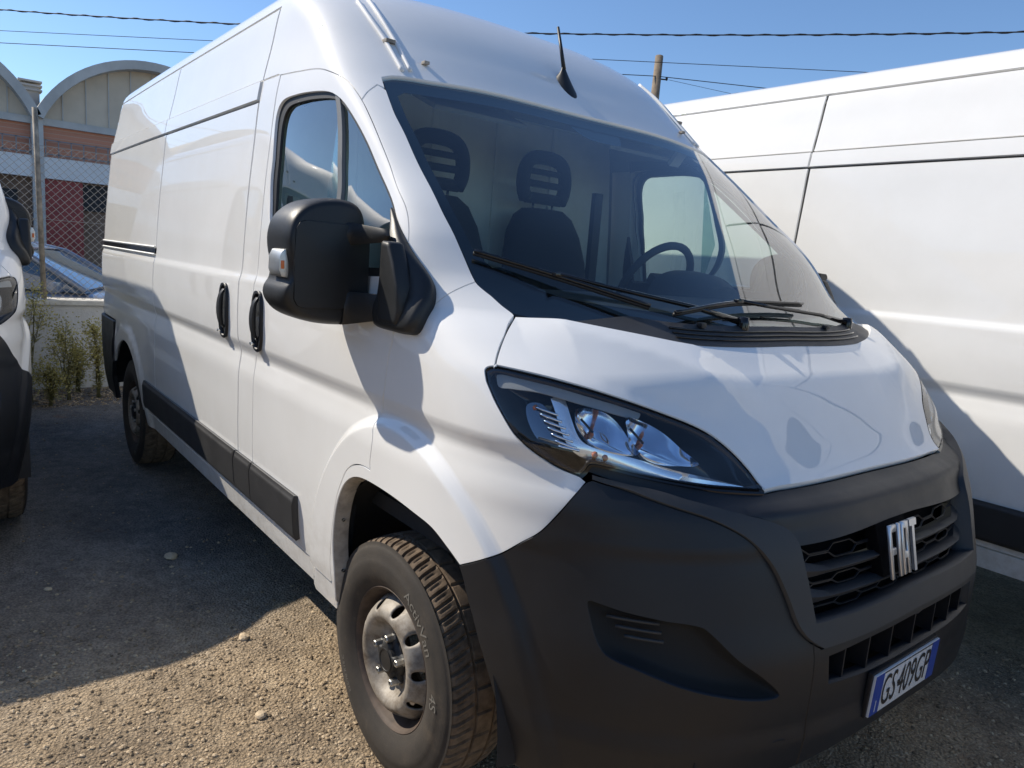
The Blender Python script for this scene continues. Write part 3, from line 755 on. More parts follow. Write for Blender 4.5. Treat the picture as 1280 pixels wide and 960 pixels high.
# corner + lower bumper: from the arch round to the centre, below the frame, with the lower intake cut out
low_edge = [D(-.93, .33), D(-.86, .335), D(-.78, .345), D(-.66, .36), D(-.50, .385), D(-.38, .408), D(-.2, .425), D(-.0, .43)]
in_top = [D(-.404, .655), D(-.27, .664), D(-.1, .667), Vector((0., .668))]
in_bot = [D(-.396, .590), D(-.24, .584), D(-.1, .584), Vector((0., .584))]
frame_foot = [D(-.431, .676), D(-.25, .682), D(-.1, .685), Vector((0., .686))]
ysp = -.452
corner_low = [D(-.93, .33), D(-.86, .335), D(-.78, .345), D(-.66, .36), D(-.56, .376), D(ysp, .395)]
centre_low = [D(ysp, .395), D(-.38, .408), D(-.2, .425), Vector((0., .43))]
split = [D(ysp, z) for z in (.395, .43, .47, .52, .57, .62, .66, .690)]
i_sp = min(range(len(fl_c)), key=lambda i: (fl_c[i]-split[-1]).length)
bump_out = join(sb_c, ab_c, cr(corner_low, .03), split, fl_c[:i_sp+1][::-1])
centre_out = join(split[::-1], cr(centre_low, .03), [Vector((0., z)) for z in (.46, .50, .54, .584)], cr(in_bot, .03)[::-1], cr(in_top, .03), [Vector((0., .68))], cr(frame_foot, .03)[::-1], fl_c[i_sp:][::-1])
def bdisp(h, z):
    # waist line across the corner, softly undercut below it, and the lip at the foot
    d = z-(.90+.03*h)
    return .006*sm(.0, .03, d)+.008*(1-sm(.0, .05, z-.46))*sm(-1.5, -1.2, h)
bumper = panel('front_bumper', centre_out, 'black_plastic', van, both=True, ref='center', gap=.0018, step=.022, thick=.03, off=.005, disp=bdisp)
panel('bumper_corner', bump_out, 'black_plastic', bumper, BOTH, ref='center', gap=.0018, step=.022, thick=.03, off=.004, holes=[fog_c], disp=bdisp)
# towing-eye cover low in the corner
tow = cr([D(-.560, .425), D(-.505, .432), D(-.500, .470), D(-.510, .480), D(-.555, .474), D(-.565, .464)], .012, True)
panel('towing_cover', tow, 'black_plastic', bumper, (1,), ref='center', gap=0, step=.02, thick=.008, off=.010)
# fog lamp pocket: a bowl behind the cut-out
def bowl(poly, depth, shrink, name, mat, parent, shift=(0, 0), ref='center', rings=4):
    base = poly; R = []
    c = sum((p for p in poly), Vector((0, 0)))/len(poly)
    for k in range(rings+1):
        t = k/rings; ring_ = []
        for p in base:
            q = p.lerp(c+Vector(shift), shrink*t**1.3); g = q.x+gmax(q.y) if ref == 'center' else q.x
            ring_.append(hull(g, q.y)-hull_n(g, q.y, ref)*(depth*math.sin(t*math.pi/2)))
        R.append(ring_)
    m = MB().loft(R, True, False)
    n = len(poly); b = len(m.v)-n
    m.f.append(tuple(b+i for i in range(n)))
    return m.build(name, mat, parent, auto=math.radians(60))
o = bowl(inset(fog_c, -.004), .045, .30, 'fog_pocket', 'chassis', bumper, shift=(.0, -.0)); flip(o)
for s in BOTH:
    for k in range(3):
        z = .748-.018*k; pts = []
        for i in range(7):
            y = -.868+.012*k+(.085-.01*k)*i/6; q, n = hy(y, z, -.022); pts.append((q.x, q.y*s, q.z-.004*i/6))
        MB().tube(pts, .0045, 6).build('vent_slat', 'grey_plastic', bumper, smooth=True)
# grille surround
frame_out = join(fl_c, cr([D(-.431, .678), D(-.25, .682), D(-.1, .685), Vector((0., .686))], .03), cr([Vector((0., .742)), D(-.1, .741), D(-.3, .737), D(-.444, .736)], .03), ft_c[::-1])
surround = panel('grille_surround', frame_out, 'grey_plastic', van, both=True, ref='center', gap=.002, step=.02, thick=.06, off=.016)
# strip between bonnet and grille
gtop = cr([D(-.464, .897), D(-.37, .898), D(-.27, .901), D(-.09, .909), Vector((0., .910))], .02)
i_ft = min(range(len(ft_c)), key=lambda i: abs(ft_c[i].y-.897))
strip = join(hl_c[::-1][3:], lip_c, [Vector((0., z)) for z in np.arange(1.004, .914, -.007)], gtop[::-1], ft_c[:i_ft+1][::-1])
def sdisp(h, z):
    d = z-.962-.03*sm(-.2, -.7, h)*0
    return .010*math.exp(-(d/.022)**2)-.012*sm(.0, .05, d)
upper = panel('grille_panel', strip, 'black_plastic', van, both=True, ref='center', gap=.001, step=.016, thick=.03, off=.0, disp=sdisp)
# grille: dark well, two bars, honeycomb ribs
grille = panel('grille', join(cr([D(-.47, .70), D(-.2, .70), Vector((0., .70))], .04), [Vector((0., .8)), Vector((0., .93))], cr([D(-.2, .93), D(-.47, .92)], .04)), 'dark_void', van, both=True, ref='center', gap=0, step=.05, thick=0, off=-.075)
def barz(y, z, off): return hy(y, z, off)[0]
for zc in (.836, .779):
    rings = []
    for i in range(49):
        y = -.452+.904*i/48; e = max(0, abs(y)-.37)/.08
        z = zc+.012*e*e*.6; hgt = .011+.016*e
        pts = []
        for (dz, of) in ((hgt, -.045), (hgt*.9, -.018), (0, -.004), (-hgt*.7, -.012), (-hgt, -.045)):
            pts.append(barz(y, z+dz, of-.012*e))
        rings.append(pts)
    MB().loft(rings, True, True).build('grille_bar', 'grey_plastic', grille, auto=math.radians(35))
hexes = ((.880, .862, .011), (.812, .799, .008), (.760, .750, .007))
for zr, (za, zb, am) in enumerate(hexes):
    for row in range(2):
        zc = (za, zb)[row]; pts = []
        P_ = .19; n = 0; y = -.46
        seq = []
        while y < .46:
            ph = ((y+.095*row) % P_)/P_
            seq.append((y, ph)); y += .0065
        for y, ph in seq:
            tri = 0 if ph < .30 else (ph-.30)/.12 if ph < .42 else 1 if ph < .80 else 1-(ph-.80)/.12 if ph < .92 else 0
            pts.append(barz(y, zc+am*(tri-.5)*1.3, -.030))
        MB().tube(pts, .0026, 5).build('grille_rib', 'black_plastic', grille, auto=.6)
# lettering of the badge
LETT = {'F': [[(0, 0), (.30, 0), (.30, .44), (.72, .44), (.72, .57), (.30, .57), (.30, .87), (.86, .87), (.86, 1), (0, 1)]],
        'I': [[(0, 0), (.30, 0), (.30, 1), (0, 1)]],
        'A': [[(0, 0), (.27, 0), (.27, .30), (.58, .30), (.58, 0), (.85, 0), (.85, 1), (0, 1)], [(.27, .43), (.58, .43), (.58, .87), (.27, .87)]],
        'T': [[(.30, 0), (.60, 0), (.60, .87), (.90, .87), (.90, 1), (0, 1), (0, .87), (.30, .87)]]}
Hh = .128; scx = .043; zb = .782
sl = (barz(-.06, .905, 0).x-barz(-.06, .785, 0).x)
for ch, y0 in (('F', -.142), ('I', -.096), ('A', -.0755), ('T', -.0315)):
    mbl = MB(); polys = LETT[ch]
    def fn(u, v, w, y0=y0):
        return (barz(-.06, .845, 0).x+.014+(v-.5)*sl*.8+w, y0+u*scx, zb+v*Hh)
    if len(polys) == 1: mbl.prism(polys[0], 0, .007, fn)
    else:
        o_, h_ = polys; nO, nH = len(o_), len(h_)
        for w in (0, .007): mbl.v += [Vector(fn(p[0], p[1], w)) for p in o_+h_]
        tr = tessellate_polygon([[Vector((*p, 0)) for p in o_], [Vector((*p, 0)) for p in h_]])
        n = nO+nH
        mbl.f += [tuple(t) for t in tr]+[tuple(i+n for i in t[::-1]) for t in tr]
        for a, b in ((0, nO), (nO, n)):
            m_ = b-a; mbl.f += [(a+i, a+(i+1) % m_, n+a+(i+1) % m_, n+a+i) for i in range(m_)]
    mbl.build('badge_letter', 'silver_letter', grille, bevel=.0008, seg=1)
MB().prism([(-.146, .782), (.008, .782), (.008, .912), (-.146, .912)], -.03, .004, lambda u, v, w: (barz(u, v, 0).x+w-.004, u, v)).build('badge_backing', 'dark_void', grille, bevel=.004)
# lower intake: dark well, fins
intake = panel('lower_intake', join(cr([D(-.43, .57), D(-.2, .565), Vector((0., .565))], .04), [Vector((0., .62)), Vector((0., .68))], cr([D(-.2, .68), D(-.43, .675)], .04)), 'dark_void', van, both=True, ref='center', gap=0, step=.05, thick=0, off=-.05)
for y in (-.335, -.235, -.125, .0, .125, .235, .335):
    a, b = hy(y, .592, -.012)[0], hy(y, .656, -.012)[0]
    c = (a+b)/2; MB().box((c.x-.012, y, c.z), (.04, .006, .085)).build('intake_fin', 'black_plastic', intake)
# number plate
plate = MB().box((0, 0, 0), (.006, .36, .11)).build('number_plate', 'plate_white', van, bevel=.002)
plate.location = (.995, -.060, .520); plate.rotation_euler = (0, math.radians(2), 0)
for sgn in (-1, 1): MB().box((.0036, sgn*.157, 0), (.0012, .042, .106)).build('plate_band', 'plate_blue', plate)
def plate_text(txt, size, sx, y, z, mat, nm):
    v, f = text_mesh(txt, size)
    cx = (max(p.x for p in v)+min(p.x for p in v))/2; cz = (max(p.y for p in v)+min(p.y for p in v))/2
    return mk(nm, [(.0045, (p.x-cx)*sx+y, p.y-cz+z) for p in v], f, mat, plate, smooth=False)
plate_text('GS', .118, .56, -.094, 0, 'plate_ink', 'plate_lettering')
plate_text('409GP', .118, .56, .045, 0, 'plate_ink', 'plate_lettering')
MB().box((.0042, -.044, 0), (.001, .009, .009)).build('plate_mark', 'plate_ink', plate)
plate_text('I', .045, .9, -.157, -.03, 'plate_white', 'plate_lettering')
MB().box((.0036, 0, .0515), (.0012, .27, .0025)).build('plate_mark', 'plate_ink', plate)
MB().box((-.009, 0, 0), (.012, .37, .118)).build('plate_holder', 'black_plastic', plate, bevel=.003)
# --- headlights
head_out = join(cr(dom(O['head_top'], 'center'), .012), hl_c, cr(dom(O['head_rear'], 'center'), .012), [dom([O['head_top'][0]], 'center')[0]])
ho_in = inset(head_out, .006)
lamp_r = skin(head_out, 'center', gap=.004, step=.03, off=-.002)
lamps = {}
for s in BOTH: lamps[s] = finish('headlight', lamp_r, 'lens', van, s, 0)
panel('lamp_seal', join(inset(head_out, -.004)), 'gloss_black', lamps, BOTH, 'center', thick=.03, holes=[inset(head_out, .007)], gap=0, step=.03, off=-.006)
def both_sides(o):
    "parent a right-hand sub-part to the right lamp and its mirrored twin to the left one"
    o.parent = lamps[1]; c = flip(o); c.parent = lamps[-1]; return o
both_sides(bowl(inset(head_out, .002), .085, .25, 'lamp_housing', 'gloss_black', lamps[1], rings=3))
def on_lamp(p, off):
    g = g_of(p); return Vector(p)+hull_n(g, p[2], 'side')*off
# daytime running light: a broad band that bends round the reflectors
dr = cr([on_lamp(p, -.022) for p in O['drl']], .01); rings = []
for i, p in enumerate(dr):
    t = (dr[min(len(dr)-1, i+1)]-dr[max(0, i-1)]).normalized()
    n = hull_n(g_of((p.x, p.y, p.z)), p.z, 'side'); sd_ = n.cross(t).normalized()
    q = i/(len(dr)-1); wd = .030 if q < .45 else .030-.018*(q-.45)/.55
    rings.append([p-sd_*wd*.5-n*.01, p-sd_*wd*.5, p+n*.004, p+sd_*wd*.5, p+sd_*wd*.5-n*.01])
both_sides(MB().loft(rings, True, True).build('running_light', 'drl', None, auto=math.radians(40)))
# two chrome reflector bowls, each with a bulb
def reflector(pts, depth, pb):
    "a chrome cup: outline on the lens, drawn back to a bulb"
    ring0 = [on_lamp(p, -.016) for p in cr(pts, .012, True)]; pb = on_lamp(pb, -.016)
    n = hull_n(g_of(pts[0]), pts[0][2], 'side'); R = []
    for k in range(9):
        t = k/8
        R.append([p.lerp(pb, 1-math.sqrt(max(0, 1-t*t))*(.98)-.0) - n*depth*t**.8 for p in ring0])
    nn = len(ring0); mm = MB().loft(R, True, False); b = len(mm.v)-nn; mm.f.append(tuple(b+i for i in range(nn)))
    both_sides(mm.build('reflector', 'lamp_chrome', None, smooth=True))
    both_sides(MB().tube([pb-n*depth, pb-n*depth*.65], [.0055, .004], 10).build('bulb', 'amber', None, smooth=True))
    both_sides(MB().tube([ring0[0].lerp(pb, .35)-n*depth*.35, pb-n*depth*.5], [.003, .003], 6).build('bulb_shield', 'gloss_black', None, smooth=True))
reflector([(.540, -.862, 1.178), (.575, -.815, 1.178), (.600, -.785, 1.155), (.628, -.765, 1.115), (.650, -.752, 1.086), (.620, -.808, 1.088), (.585, -.848, 1.105), (.556, -.868, 1.14)], .060, (.575, -.828, 1.140))
reflector([(.612, -.772, 1.168), (.635, -.735, 1.160), (.662, -.692, 1.135), (.690, -.655, 1.100), (.715, -.620, 1.066), (.690, -.690, 1.066), (.658, -.745, 1.082), (.632, -.770, 1.12)], .060, (.648, -.728, 1.125))
# indicator module behind the band
def lamp_patch(name, pts, off, mat, thick=.004):
    poly = cr(dom(pts, 'center'), .01, True)
    r = skin(poly, 'center', gap=0, step=.012, off=off)
    both_sides(finish(name, r, mat, None, 1, thick))
lamp_patch('indicator_module', [(.448, -.925, 1.182), (.475, -.90, 1.190), (.505, -.895, 1.165), (.528, -.896, 1.128), (.548, -.893, 1.092), (.52, -.915, 1.085), (.485, -.93, 1.115), (.46, -.935, 1.15)], -.045, 'smoke_chrome')
for k in range(7):
    z_ = 1.178-.0135*k; a_ = hy(-.922-.001*k+.000*k, z_, 0)[0]; pts = []
    for i in range(6):
        y_ = -.932+.006*k*.4+(.036)*i/5; q_ = hy(y_, z_-.002*i, -.036)[0]; pts.append(q_)
    both_sides(MB().tube(pts, .0032, 6).build('module_fin', 'lamp_chrome', None, smooth=True))
lamp_patch('lamp_trim', [(.37, -.955, 1.232), (.41, -.915, 1.232), (.47, -.865, 1.222), (.548, -.785, 1.198), (.60, -.71, 1.175), (.60, -.715, 1.163), (.54, -.80, 1.184), (.46, -.885, 1.205), (.41, -.94, 1.205), (.385, -.96, 1.205)], -.018, 'interior_grey')
for (p_, sz) in (((.462, -.925, 1.172), .007), ((.60, -.85, 1.076), .009), ((.615, -.83, 1.072), .008)):
    q = on_lamp(p_, -.030); both_sides(MB().lathe([(.001, 0), (sz*.8, .001), (sz, .004), (sz*.6, .008), (.001, .009)], 8, 'x', q).build('amber_insert', 'amber', None, smooth=True))

# --- wheels
def make_wheel():
    w = empty('wheel')
    # tyre: sidewalls by lathe, tread as a relief of blocks
    NT = 512; ys = [-.098, -.093, -.086, -.078, -.07, -.062, -.054, -.046, -.040, -.034, -.0335, -.024, -.0235, -.012, -.006, .0, .006, .012, .0235, .024, .0335, .034, .040, .046, .054, .062, .07, .078, .086, .093, .098]
    def rad(y): return .3455-.010*(abs(y)/.098)**2.2-.012*max(0, (abs(y)-.08)/.018)**2
    mbt = MB(); rings = []
    pitch = 64
    for y in ys:
        ring_ = []
        for k in range(NT):
            a = abs(y); d = 0.
            t = 2*math.pi*k/NT+(.9*max(0, a-.034)*(1 if y > 0 else -1))
            if .024 <= a <= .0336: d = .008
            if a > .034 and (k+(4 if y > 0 else 0)) % 8 < 2: d = .008
            if a <= .0235 and k % 16 < 2: d = .006
            if .046 < a < .080 and (k+(4 if y > 0 else 0)) % 8 == 5: d = .003
            r = rad(y)-d; ring_.append(Vector((r*math.cos(t), y, r*math.sin(t))))
        rings.append(ring_)
    mbt.loft(rings, True, False)
    tread = mbt.build('tyre_tread', 'tread', w, auto=math.radians(40))
    prof = [(.196, -.070), (.199, -.083), (.203, -.090), (.212, -.094), (.222, -.100), (.240, -.1085), (.258, -.112), (.272, -.1125), (.283, -.112), (.286, -.1105), (.302, -.108), (.315, -.104), (.3215, -.101), (.324, -.0985), (.3305, -.0975), (.334, -.0965)]
    MB().lathe(prof, 96).build('tyre_sidewall', 'tyre', w, auto=math.radians(50))
    MB().lathe([(r, -a) for r, a in prof], 64).build('tyre_sidewall', 'tyre', w, auto=math.radians(50))
    def side_text(txt, size, r0, ang, sx=1.0):
        v, f = text_mesh(txt, size)
        V = []
        for p in v:
            th = ang-(p.x*sx)/r0; r = r0+p.y
            V.append((r*math.cos(th), interp([(.2, -.092), (.222, -.1006), (.240, -.1092), (.258, -.1128), (.283, -.1128), (.302, -.1088)], r)-.0006, r*math.sin(th)))
        mk('tyre_lettering', V, f, 'sidewall_text', w, smooth=False)
    side_text('ActivVan', .042, .256, math.radians(48), 1.15)
    side_text('4S', .042, .254, math.radians(4), 1.1)
    side_text('225/70 R15 C', .018, .262, math.radians(215), 1.1)
    # rim barrel and dished disc with round holes
    MB().lathe([(.192, -.066), (.199, -.078), (.2055, -.086), (.2065, -.0905), (.2035, -.0925), (.1985, -.0885), (.193, -.080), (.1905, -.066), (.178, -.050), (.176, -.020), (.168, .0), (.166, .06), (.192, .085), (.206, .092)], 80).build('rim', 'rim_barrel', w, auto=math.radians(40))
    dp = [(.052, -.066), (.075, -.066), (.090, -.069), (.100, -.078), (.109, -.092), (.120, -.102), (.130, -.104), (.142, -.099), (.154, -.086), (.166, -.066), (.1755, -.050)]
    def dy(r): return interp(dp, r)
    outer = [Vector((.1755*math.cos(2*math.pi*k/72), .1755*math.sin(2*math.pi*k/72))) for k in range(72)]
    pts = list(outer); edges = [(k, (k+1) % 72) for k in range(72)]; hl = []
    for j in range(10):
        a = 2*math.pi*j/10+.15; c = Vector((.1535*math.cos(a), .1535*math.sin(a))); b = len(pts); h = []
        for k in range(18):
            t = 2*math.pi*k/18; h.append(c+Vector((.0145*math.cos(t), .0145*math.sin(t))))
        pts += h; edges += [(b+k, b+(k+1) % 18) for k in range(18)]; hl.append((c, .0146))
    for r in (.052, .065, .078, .088, .096, .103, .110, .117, .124, .131, .138, .145, .153, .161, .168):
        n = int(2*math.pi*r/.010)
        for k in range(n):
            a = 2*math.pi*(k+.37*r*100)/n; q = Vector((r*math.cos(a), r*math.sin(a)))
            if all((q-c).length > .018 for c, _ in hl): pts.append(q)
    vo, eo, fo, *_ = delaunay_2d_cdt(pts, edges, [], 0, 1e-6); F = []
    for f in fo:
        c0 = sum((vo[i] for i in f), Vector((0, 0)))/len(f)
        if c0.length < .053 or any((c0-c).length < .0143 for c, _ in hl): continue
        F.append(tuple(f))
    V = [Vector((p.x, dy(p.length), p.y)) for p in vo]
    disc = MB().add(V, F)
    o = disc.build('wheel_disc', 'steel_rim', w, smooth=True)
    md = o.modifiers.new('thick', 'SOLIDIFY'); md.thickness = .005; md.offset = 0
    # hub cap with five lobes, five wheel bolts, valve
    prof_h = []
    for k in range(60):
        t = 2*math.pi*k/60; prof_h.append(.058+.017*max(0, math.cos(5*t))**.6 if math.cos(5*t) > 0 else .058)
    R = []
    for sc, y in ((1.0, -.066), (1.0, -.076), (.93, -.082), (.72, -.087), (.70, -.099), (.62, -.102)):
        R.append([Vector((p*sc*math.cos(2*math.pi*k/60+.3), y, p*sc*math.sin(2*math.pi*k/60+.3))) for k, p in enumerate(prof_h)])
    MB().loft(R, True, True).build('hub_cap', 'hub_black', w, auto=math.radians(40))
    MB().lathe([(.034, -.101), (.034, -.105), (.030, -.105), (.029, -.103), (.001, -.103)], 32).build('hub_ring', 'hub_black', w, auto=.6)
    for j in range(5):
        a = 2*math.pi*j/5+.3; c = Vector((.064*math.cos(a), 0, .064*math.sin(a)))
        b = MB(); R = []
        for r, y in ((.013, -.075), (.013, -.082), (.0105, -.083), (.0105, -.104), (.0085, -.106), (.006, -.106), (.0055, -.098)):
            R.append([c+Vector((r*math.cos(math.pi*k/3), y, r*math.sin(math.pi*k/3))) for k in range(6)])
        b.loft(R, True, True).build('wheel_bolt', 'bolt', w)
    a = math.radians(-68)
    MB().tube([(.168*math.cos(a), -.035, .168*math.sin(a)), (.160*math.cos(a), -.06, .160*math.sin(a)), (.15*math.cos(a), -.072, .15*math.sin(a))], [.006, .005, .004], 8).build('valve', 'rubber_seal', w)
    return w
WH = make_wheel(); WH.parent = van
wheels = [(0., -.895, .338, 0, 0), (-3.43, -.885, .338, 0, 70), (0., .895, .338, math.pi, 10), (-3.43, .885, .338, math.pi, 40)]
for i, (x, y, z, rz, sp) in enumerate(wheels):
    o = WH if i == 0 else copy_tree(WH, van)
    o.location = (x, y, z); o.rotation_euler = (0, math.radians(sp), rz)
# wheel wells
for (cx, cz, rx, rz_) in ((.06, .34, .47, .545), (-3.43, .345, .47, .49)):
    for s in BOTH:
        rings = []
        for y, k in ((-1.0, 1.0), (-.96, 1.02), (-.70, 1.02), (-.66, .6), (-.66, .05)):
            rings.append([Vector((cx+rx*k*math.cos(a), y*s, cz+rz_*k*math.sin(a))) for a in [math.radians(t) for t in range(0 if cx > -1 else 12, 176 if cx > -1 else 169, 4)]])
        MB().loft(rings, False, False).build('wheel_well', 'liner', van, auto=math.radians(50))
# arch flange: the folded inner lip of the front arch
lipr = []
ar = cr(O['arch'], .02)
for s in BOTH:
    R = [[Vector((p.x, (p.y+.002)*s, p.z)) for p in ar], [Vector((p.x+.006, (p.y+.010)*s, p.z-.004)) for p in ar], [Vector((p.x+(.012 if p.x < 0 else .0), (p.y+.045)*s, p.z-(.006 if p.x > -.2 else 0))) for p in ar]]
    MB().loft(R, False, False).build('arch_flange', 'flange', van, auto=math.radians(50))
    for i in (3, 8, 14, 20):
        p = ar[min(i*2, len(ar)-1)]; MB().lathe([(.001, -.003), (.005, -.002), (.005, .004)], 8, 'x', (p.x+.010, (p.y+.025)*s, p.z)).build('flange_screw', 'gloss_black', van)
# --- underbody and inner shells
MB().box((-1.75, 0, .36), (5.2, 1.42, .16)).box((-2.1, 0, .40), (1.7, 1.86, .06)).box((-4.1, 0, .42), (.5, 1.7, .1)).box((.55, 0, .36), (.5, 1.3, .12)).build('underbody', 'chassis', van)
panel('door_header', join(vline(-1.20, 1.99, 2.14), xline(-1.20, -.80, 2.14), [xz(-.66, 2.06), xz(-.56, 1.99)], xline(-.60, -1.20, 2.0)), 'interior_grey', van, BOTH, gap=0, off=-.035, thick=.01, step=.05)
panel('inner_shell', join(vline(-4.40, .40, 2.35), xline(-4.40, -1.20, 2.35), vline(-1.20, 2.35, .40), [xz(-2.9, .40), xz(-2.92, .85), xz(-3.94, .85), xz(-3.95, .40)]), 'inner_paint', van, BOTH, gap=0, off=-.03, thick=0, step=.08)
panel('engine_bay', join(cr([D(-.80, .32), D(-.4, .36), Vector((0., .36))], .05), [Vector((0., .8)), Vector((0., 1.28))], cr([D(-.4, 1.28), D(-.84, 1.30)], .05), cr([D(-.94, 1.10), D(-.90, .9)], .05)), 'dark_void', van, both=True, ref='center', gap=0, step=.08, thick=0, off=-.13)
# rear doors
for s in BOTH:
    zz = [.45, .7, .95, 1.2, 1.35, 1.6, 1.85, 2.05, 2.2, 2.35, 2.42, 2.46, 2.49, 2.512]
    ring_ = [Vector((-4.425, -(side_w(-4.42, z)-.002)*s, z)) for z in zz]+[Vector((-4.425, -.004*s, 2.512)), Vector((-4.425, -.004*s, .45))]
    back = [Vector((p.x-.03, p.y*.985, .02+p.z*.99)) for p in ring_]
    MB().loft([ring_, back], True, True).build('rear_door', WP, van, bevel=.006)
# --- door handles
for x, z, nm in ((-1.005, 1.193, 'door_handle'), (-1.405, 1.195, 'door_handle')):
    hw, hh = .050, .111
    oval = []
    for k in range(36):
        a = 2*math.pi*k/36; c_, s_ = math.cos(a), math.sin(a)
        oval.append(xz(x+hw*math.copysign(abs(c_)**.75, c_), z+hh*math.copysign(abs(s_)**.62, s_)))
    cup = inset(oval, .009)
    par = doors if x > -1.2 else van
    panel(nm, oval, 'black_plastic', par, BOTH, holes=[cup], gap=0, off=.012, thick=.016, step=.01)
    panel('handle_cup', inset(oval, .004), 'gloss_black', par, BOTH, gap=0, off=.004, thick=0, step=.02)
    for s in BOTH:
        w_ = side_w(x, z); pr = par[s] if isinstance(par, dict) else par
        R = []
        for t in range(9):
            q = t/8; zz = z+.088-.160*q; bow = math.sin(q*math.pi)
            yy = w_+.010+.022*bow**.5; ww = .012+.006*bow
            R.append([Vector((x+.006-ww, -yy*s, zz)), Vector((x+.006+ww, -yy*s, zz)), Vector((x+.006+ww, -(yy-.012)*s, zz)), Vector((x+.006-ww, -(yy-.012)*s, zz))])
        MB().loft(R, True, True).build('handle_grip', 'black_plastic', pr, bevel=.004)
        MB().box((x-.004, -(w_+.022)*s, z-.083), (.022, .01, .010)).build('handle_lock', 'chrome', pr, bevel=.003)
# --- wing mirrors (right one out, left one folded back)
def make_mirror(s, fold):
    root = empty('wing_mirror', parent=van)
    prof = [(-1.168, 1.345), (-1.166, 1.43), (-1.166, 1.52), (-1.169, 1.565), (-1.182, 1.590), (-1.205, 1.600), (-1.250, 1.601), (-1.295, 1.590), (-1.325, 1.572), (-1.348, 1.543), (-1.358, 1.505), (-1.357, 1.47), (-1.350, 1.43),
            (-1.352, 1.395), (-1.364, 1.372), (-1.366, 1.348), (-1.352, 1.322), (-1.325, 1.303), (-1.285, 1.290), (-1.235, 1.284), (-1.195, 1.287), (-1.176, 1.303)]
    P2 = cr([Vector((a, b)) for a, b in prof], .012, True); c = Vector((-1.262, 1.443))
    R = []
    for x, k in ((.097, .86), (.094, .92), (.086, .955), (.070, .985), (.045, .998), (.01, 1.0), (-.05, .995), (-.068, .97)):
        R.append([Vector((x-.010*((p.y-1.44)/.16)**2*(1 if x > 0 else 0), (c.x+(p.x-c.x)*k), c.y+(p.y-c.y)*k)) for p in P2])
    hs = MB().loft(R, True, True)
    parts = []
    parts.append(hs.build('mirror_housing', 'mirror_plastic', root, auto=math.radians(60)))
    # flat cover plate on the front of the housing, running into the two arms
    pl = [(-1.160, 1.330), (-1.160, 1.538), (-1.318, 1.540), (-1.334, 1.534), (-1.342, 1.520), (-1.345, 1.45), (-1.343, 1.35), (-1.335, 1.334), (-1.318, 1.328)]
    m = MB(); m.prism(pl, .075, .099, lambda u, v, w: (w, u, v)); parts.append(m.build('mirror_cover', 'mirror_plastic', root, bevel=.006))
    ind = [(-1.345, 1.398), (-1.345, 1.470), (-1.362, 1.466), (-1.369, 1.45), (-1.370, 1.418), (-1.364, 1.401)]
    m = MB(); m.prism(ind, -.01, .070, lambda u, v, w: (w, u, v)); parts.append(m.build('indicator_lens', 'alu', root, bevel=.004))
    m = MB(); m.box((.066, -1.362, 1.43), (.012, .008, .02)); parts.append(m.build('indicator_bulb', 'orange', root, bevel=.002))
    parts.append(MB().box((-.066, -1.258, 1.440), (.004, .14, .23)).build('mirror_glass', 'chrome', root, bevel=.002))
    for o in parts:                                   # set the head back over the door
        for vtx in o.data.vertices:
            c_ = vtx.co; vtx.co = (c_.x-.26, -1.026+(c_.y+1.166)*1.15, 1.476+(c_.z-1.476)*1.075)
    for (za, zb, zc, zd) in ((1.488, 1.551, 1.503, 1.538), (1.274, 1.366, 1.300, 1.366)):
        R = []
        for q in range(13):
            t = q/12; y = -1.09+.060*t; k = sm(.0, 1.0, t); xf_ = -.160+.128*k
            z0, z1 = za+(zc-za)*k, zb+(zd-zb)*k
            R.append([Vector((xf_-.006, y, z0+.010)), Vector((xf_, y, (z0+z1)/2)), Vector((xf_-.006, y, z1-.008)), Vector((xf_-.016, y, z1)), Vector((xf_-.065, y, z1)), Vector((xf_-.065, y, z0)), Vector((xf_-.016, y, z0))])
        parts.append(MB().loft(R, True, True).build('mirror_arm', 'mirror_plastic', root, auto=math.radians(40)))
    return root, parts
mir, mparts = make_mirror(1, False)
mir_l, mparts_l = make_mirror(-1, True)
for o in mparts_l:
    me = o.data; me.transform(Matrix.Scale(-1, 4, (0, 1, 0))); me.flip_normals()
    me.transform(Matrix.Translation((.92, 1.34, 0)) @ Matrix.Rotation(math.radians(90), 4, 'Z'))
# mirror foot on the door corner
foot = [(-.118, 1.598), (-.04, 1.535), (.020, 1.478), (.070, 1.432), (.105, 1.395), (.128, 1.35), (.136, 1.31), (.128, 1.288), (.108, 1.280), (.03, 1.280), (-.05, 1.284), (-.062, 1.305), (-.060, 1.42), (-.062, 1.50), (-.09, 1.55)]
for s, root in ((1, mir), (-1, mir_l)):
    fpts = cr([Vector((a, b)) for a, b in foot], .015, True); fc = Vector((.035, 1.39)); R = []
    for k, of in ((1.0, .0), (1.0, .014), (.975, .025), (.93, .033), (.84, .039), (.5, .042)):
        ring_ = []
        for p in fpts:
            q = fc+(p-fc)*k; lift = of*(1-.75*sm(1.43, 1.58, q.y))
            g = g_x(q.x, q.y); b = hull(g, q.y)+hull_n(g, q.y, 'side')*(lift+.001); ring_.append(Vector((b.x, b.y*s, b.z)))
        R.append(ring_)
    MB().loft(R, True, True).build('mirror_foot', 'mirror_plastic', root, auto=math.radians(60))
    fb = [(-.030, 1.300), (.080, 1.300), (.092, 1.34), (.079, 1.40), (.050, 1.455), (.018, 1.505), (-.026, 1.508)]
    m = MB(); m.prism(fb, 1.02, 1.068, lambda u, v, w, s=s: (u*.92+.01, -w*s, v)); m.build('mirror_bracket', 'mirror_plastic', root, bevel=.014, seg=3)
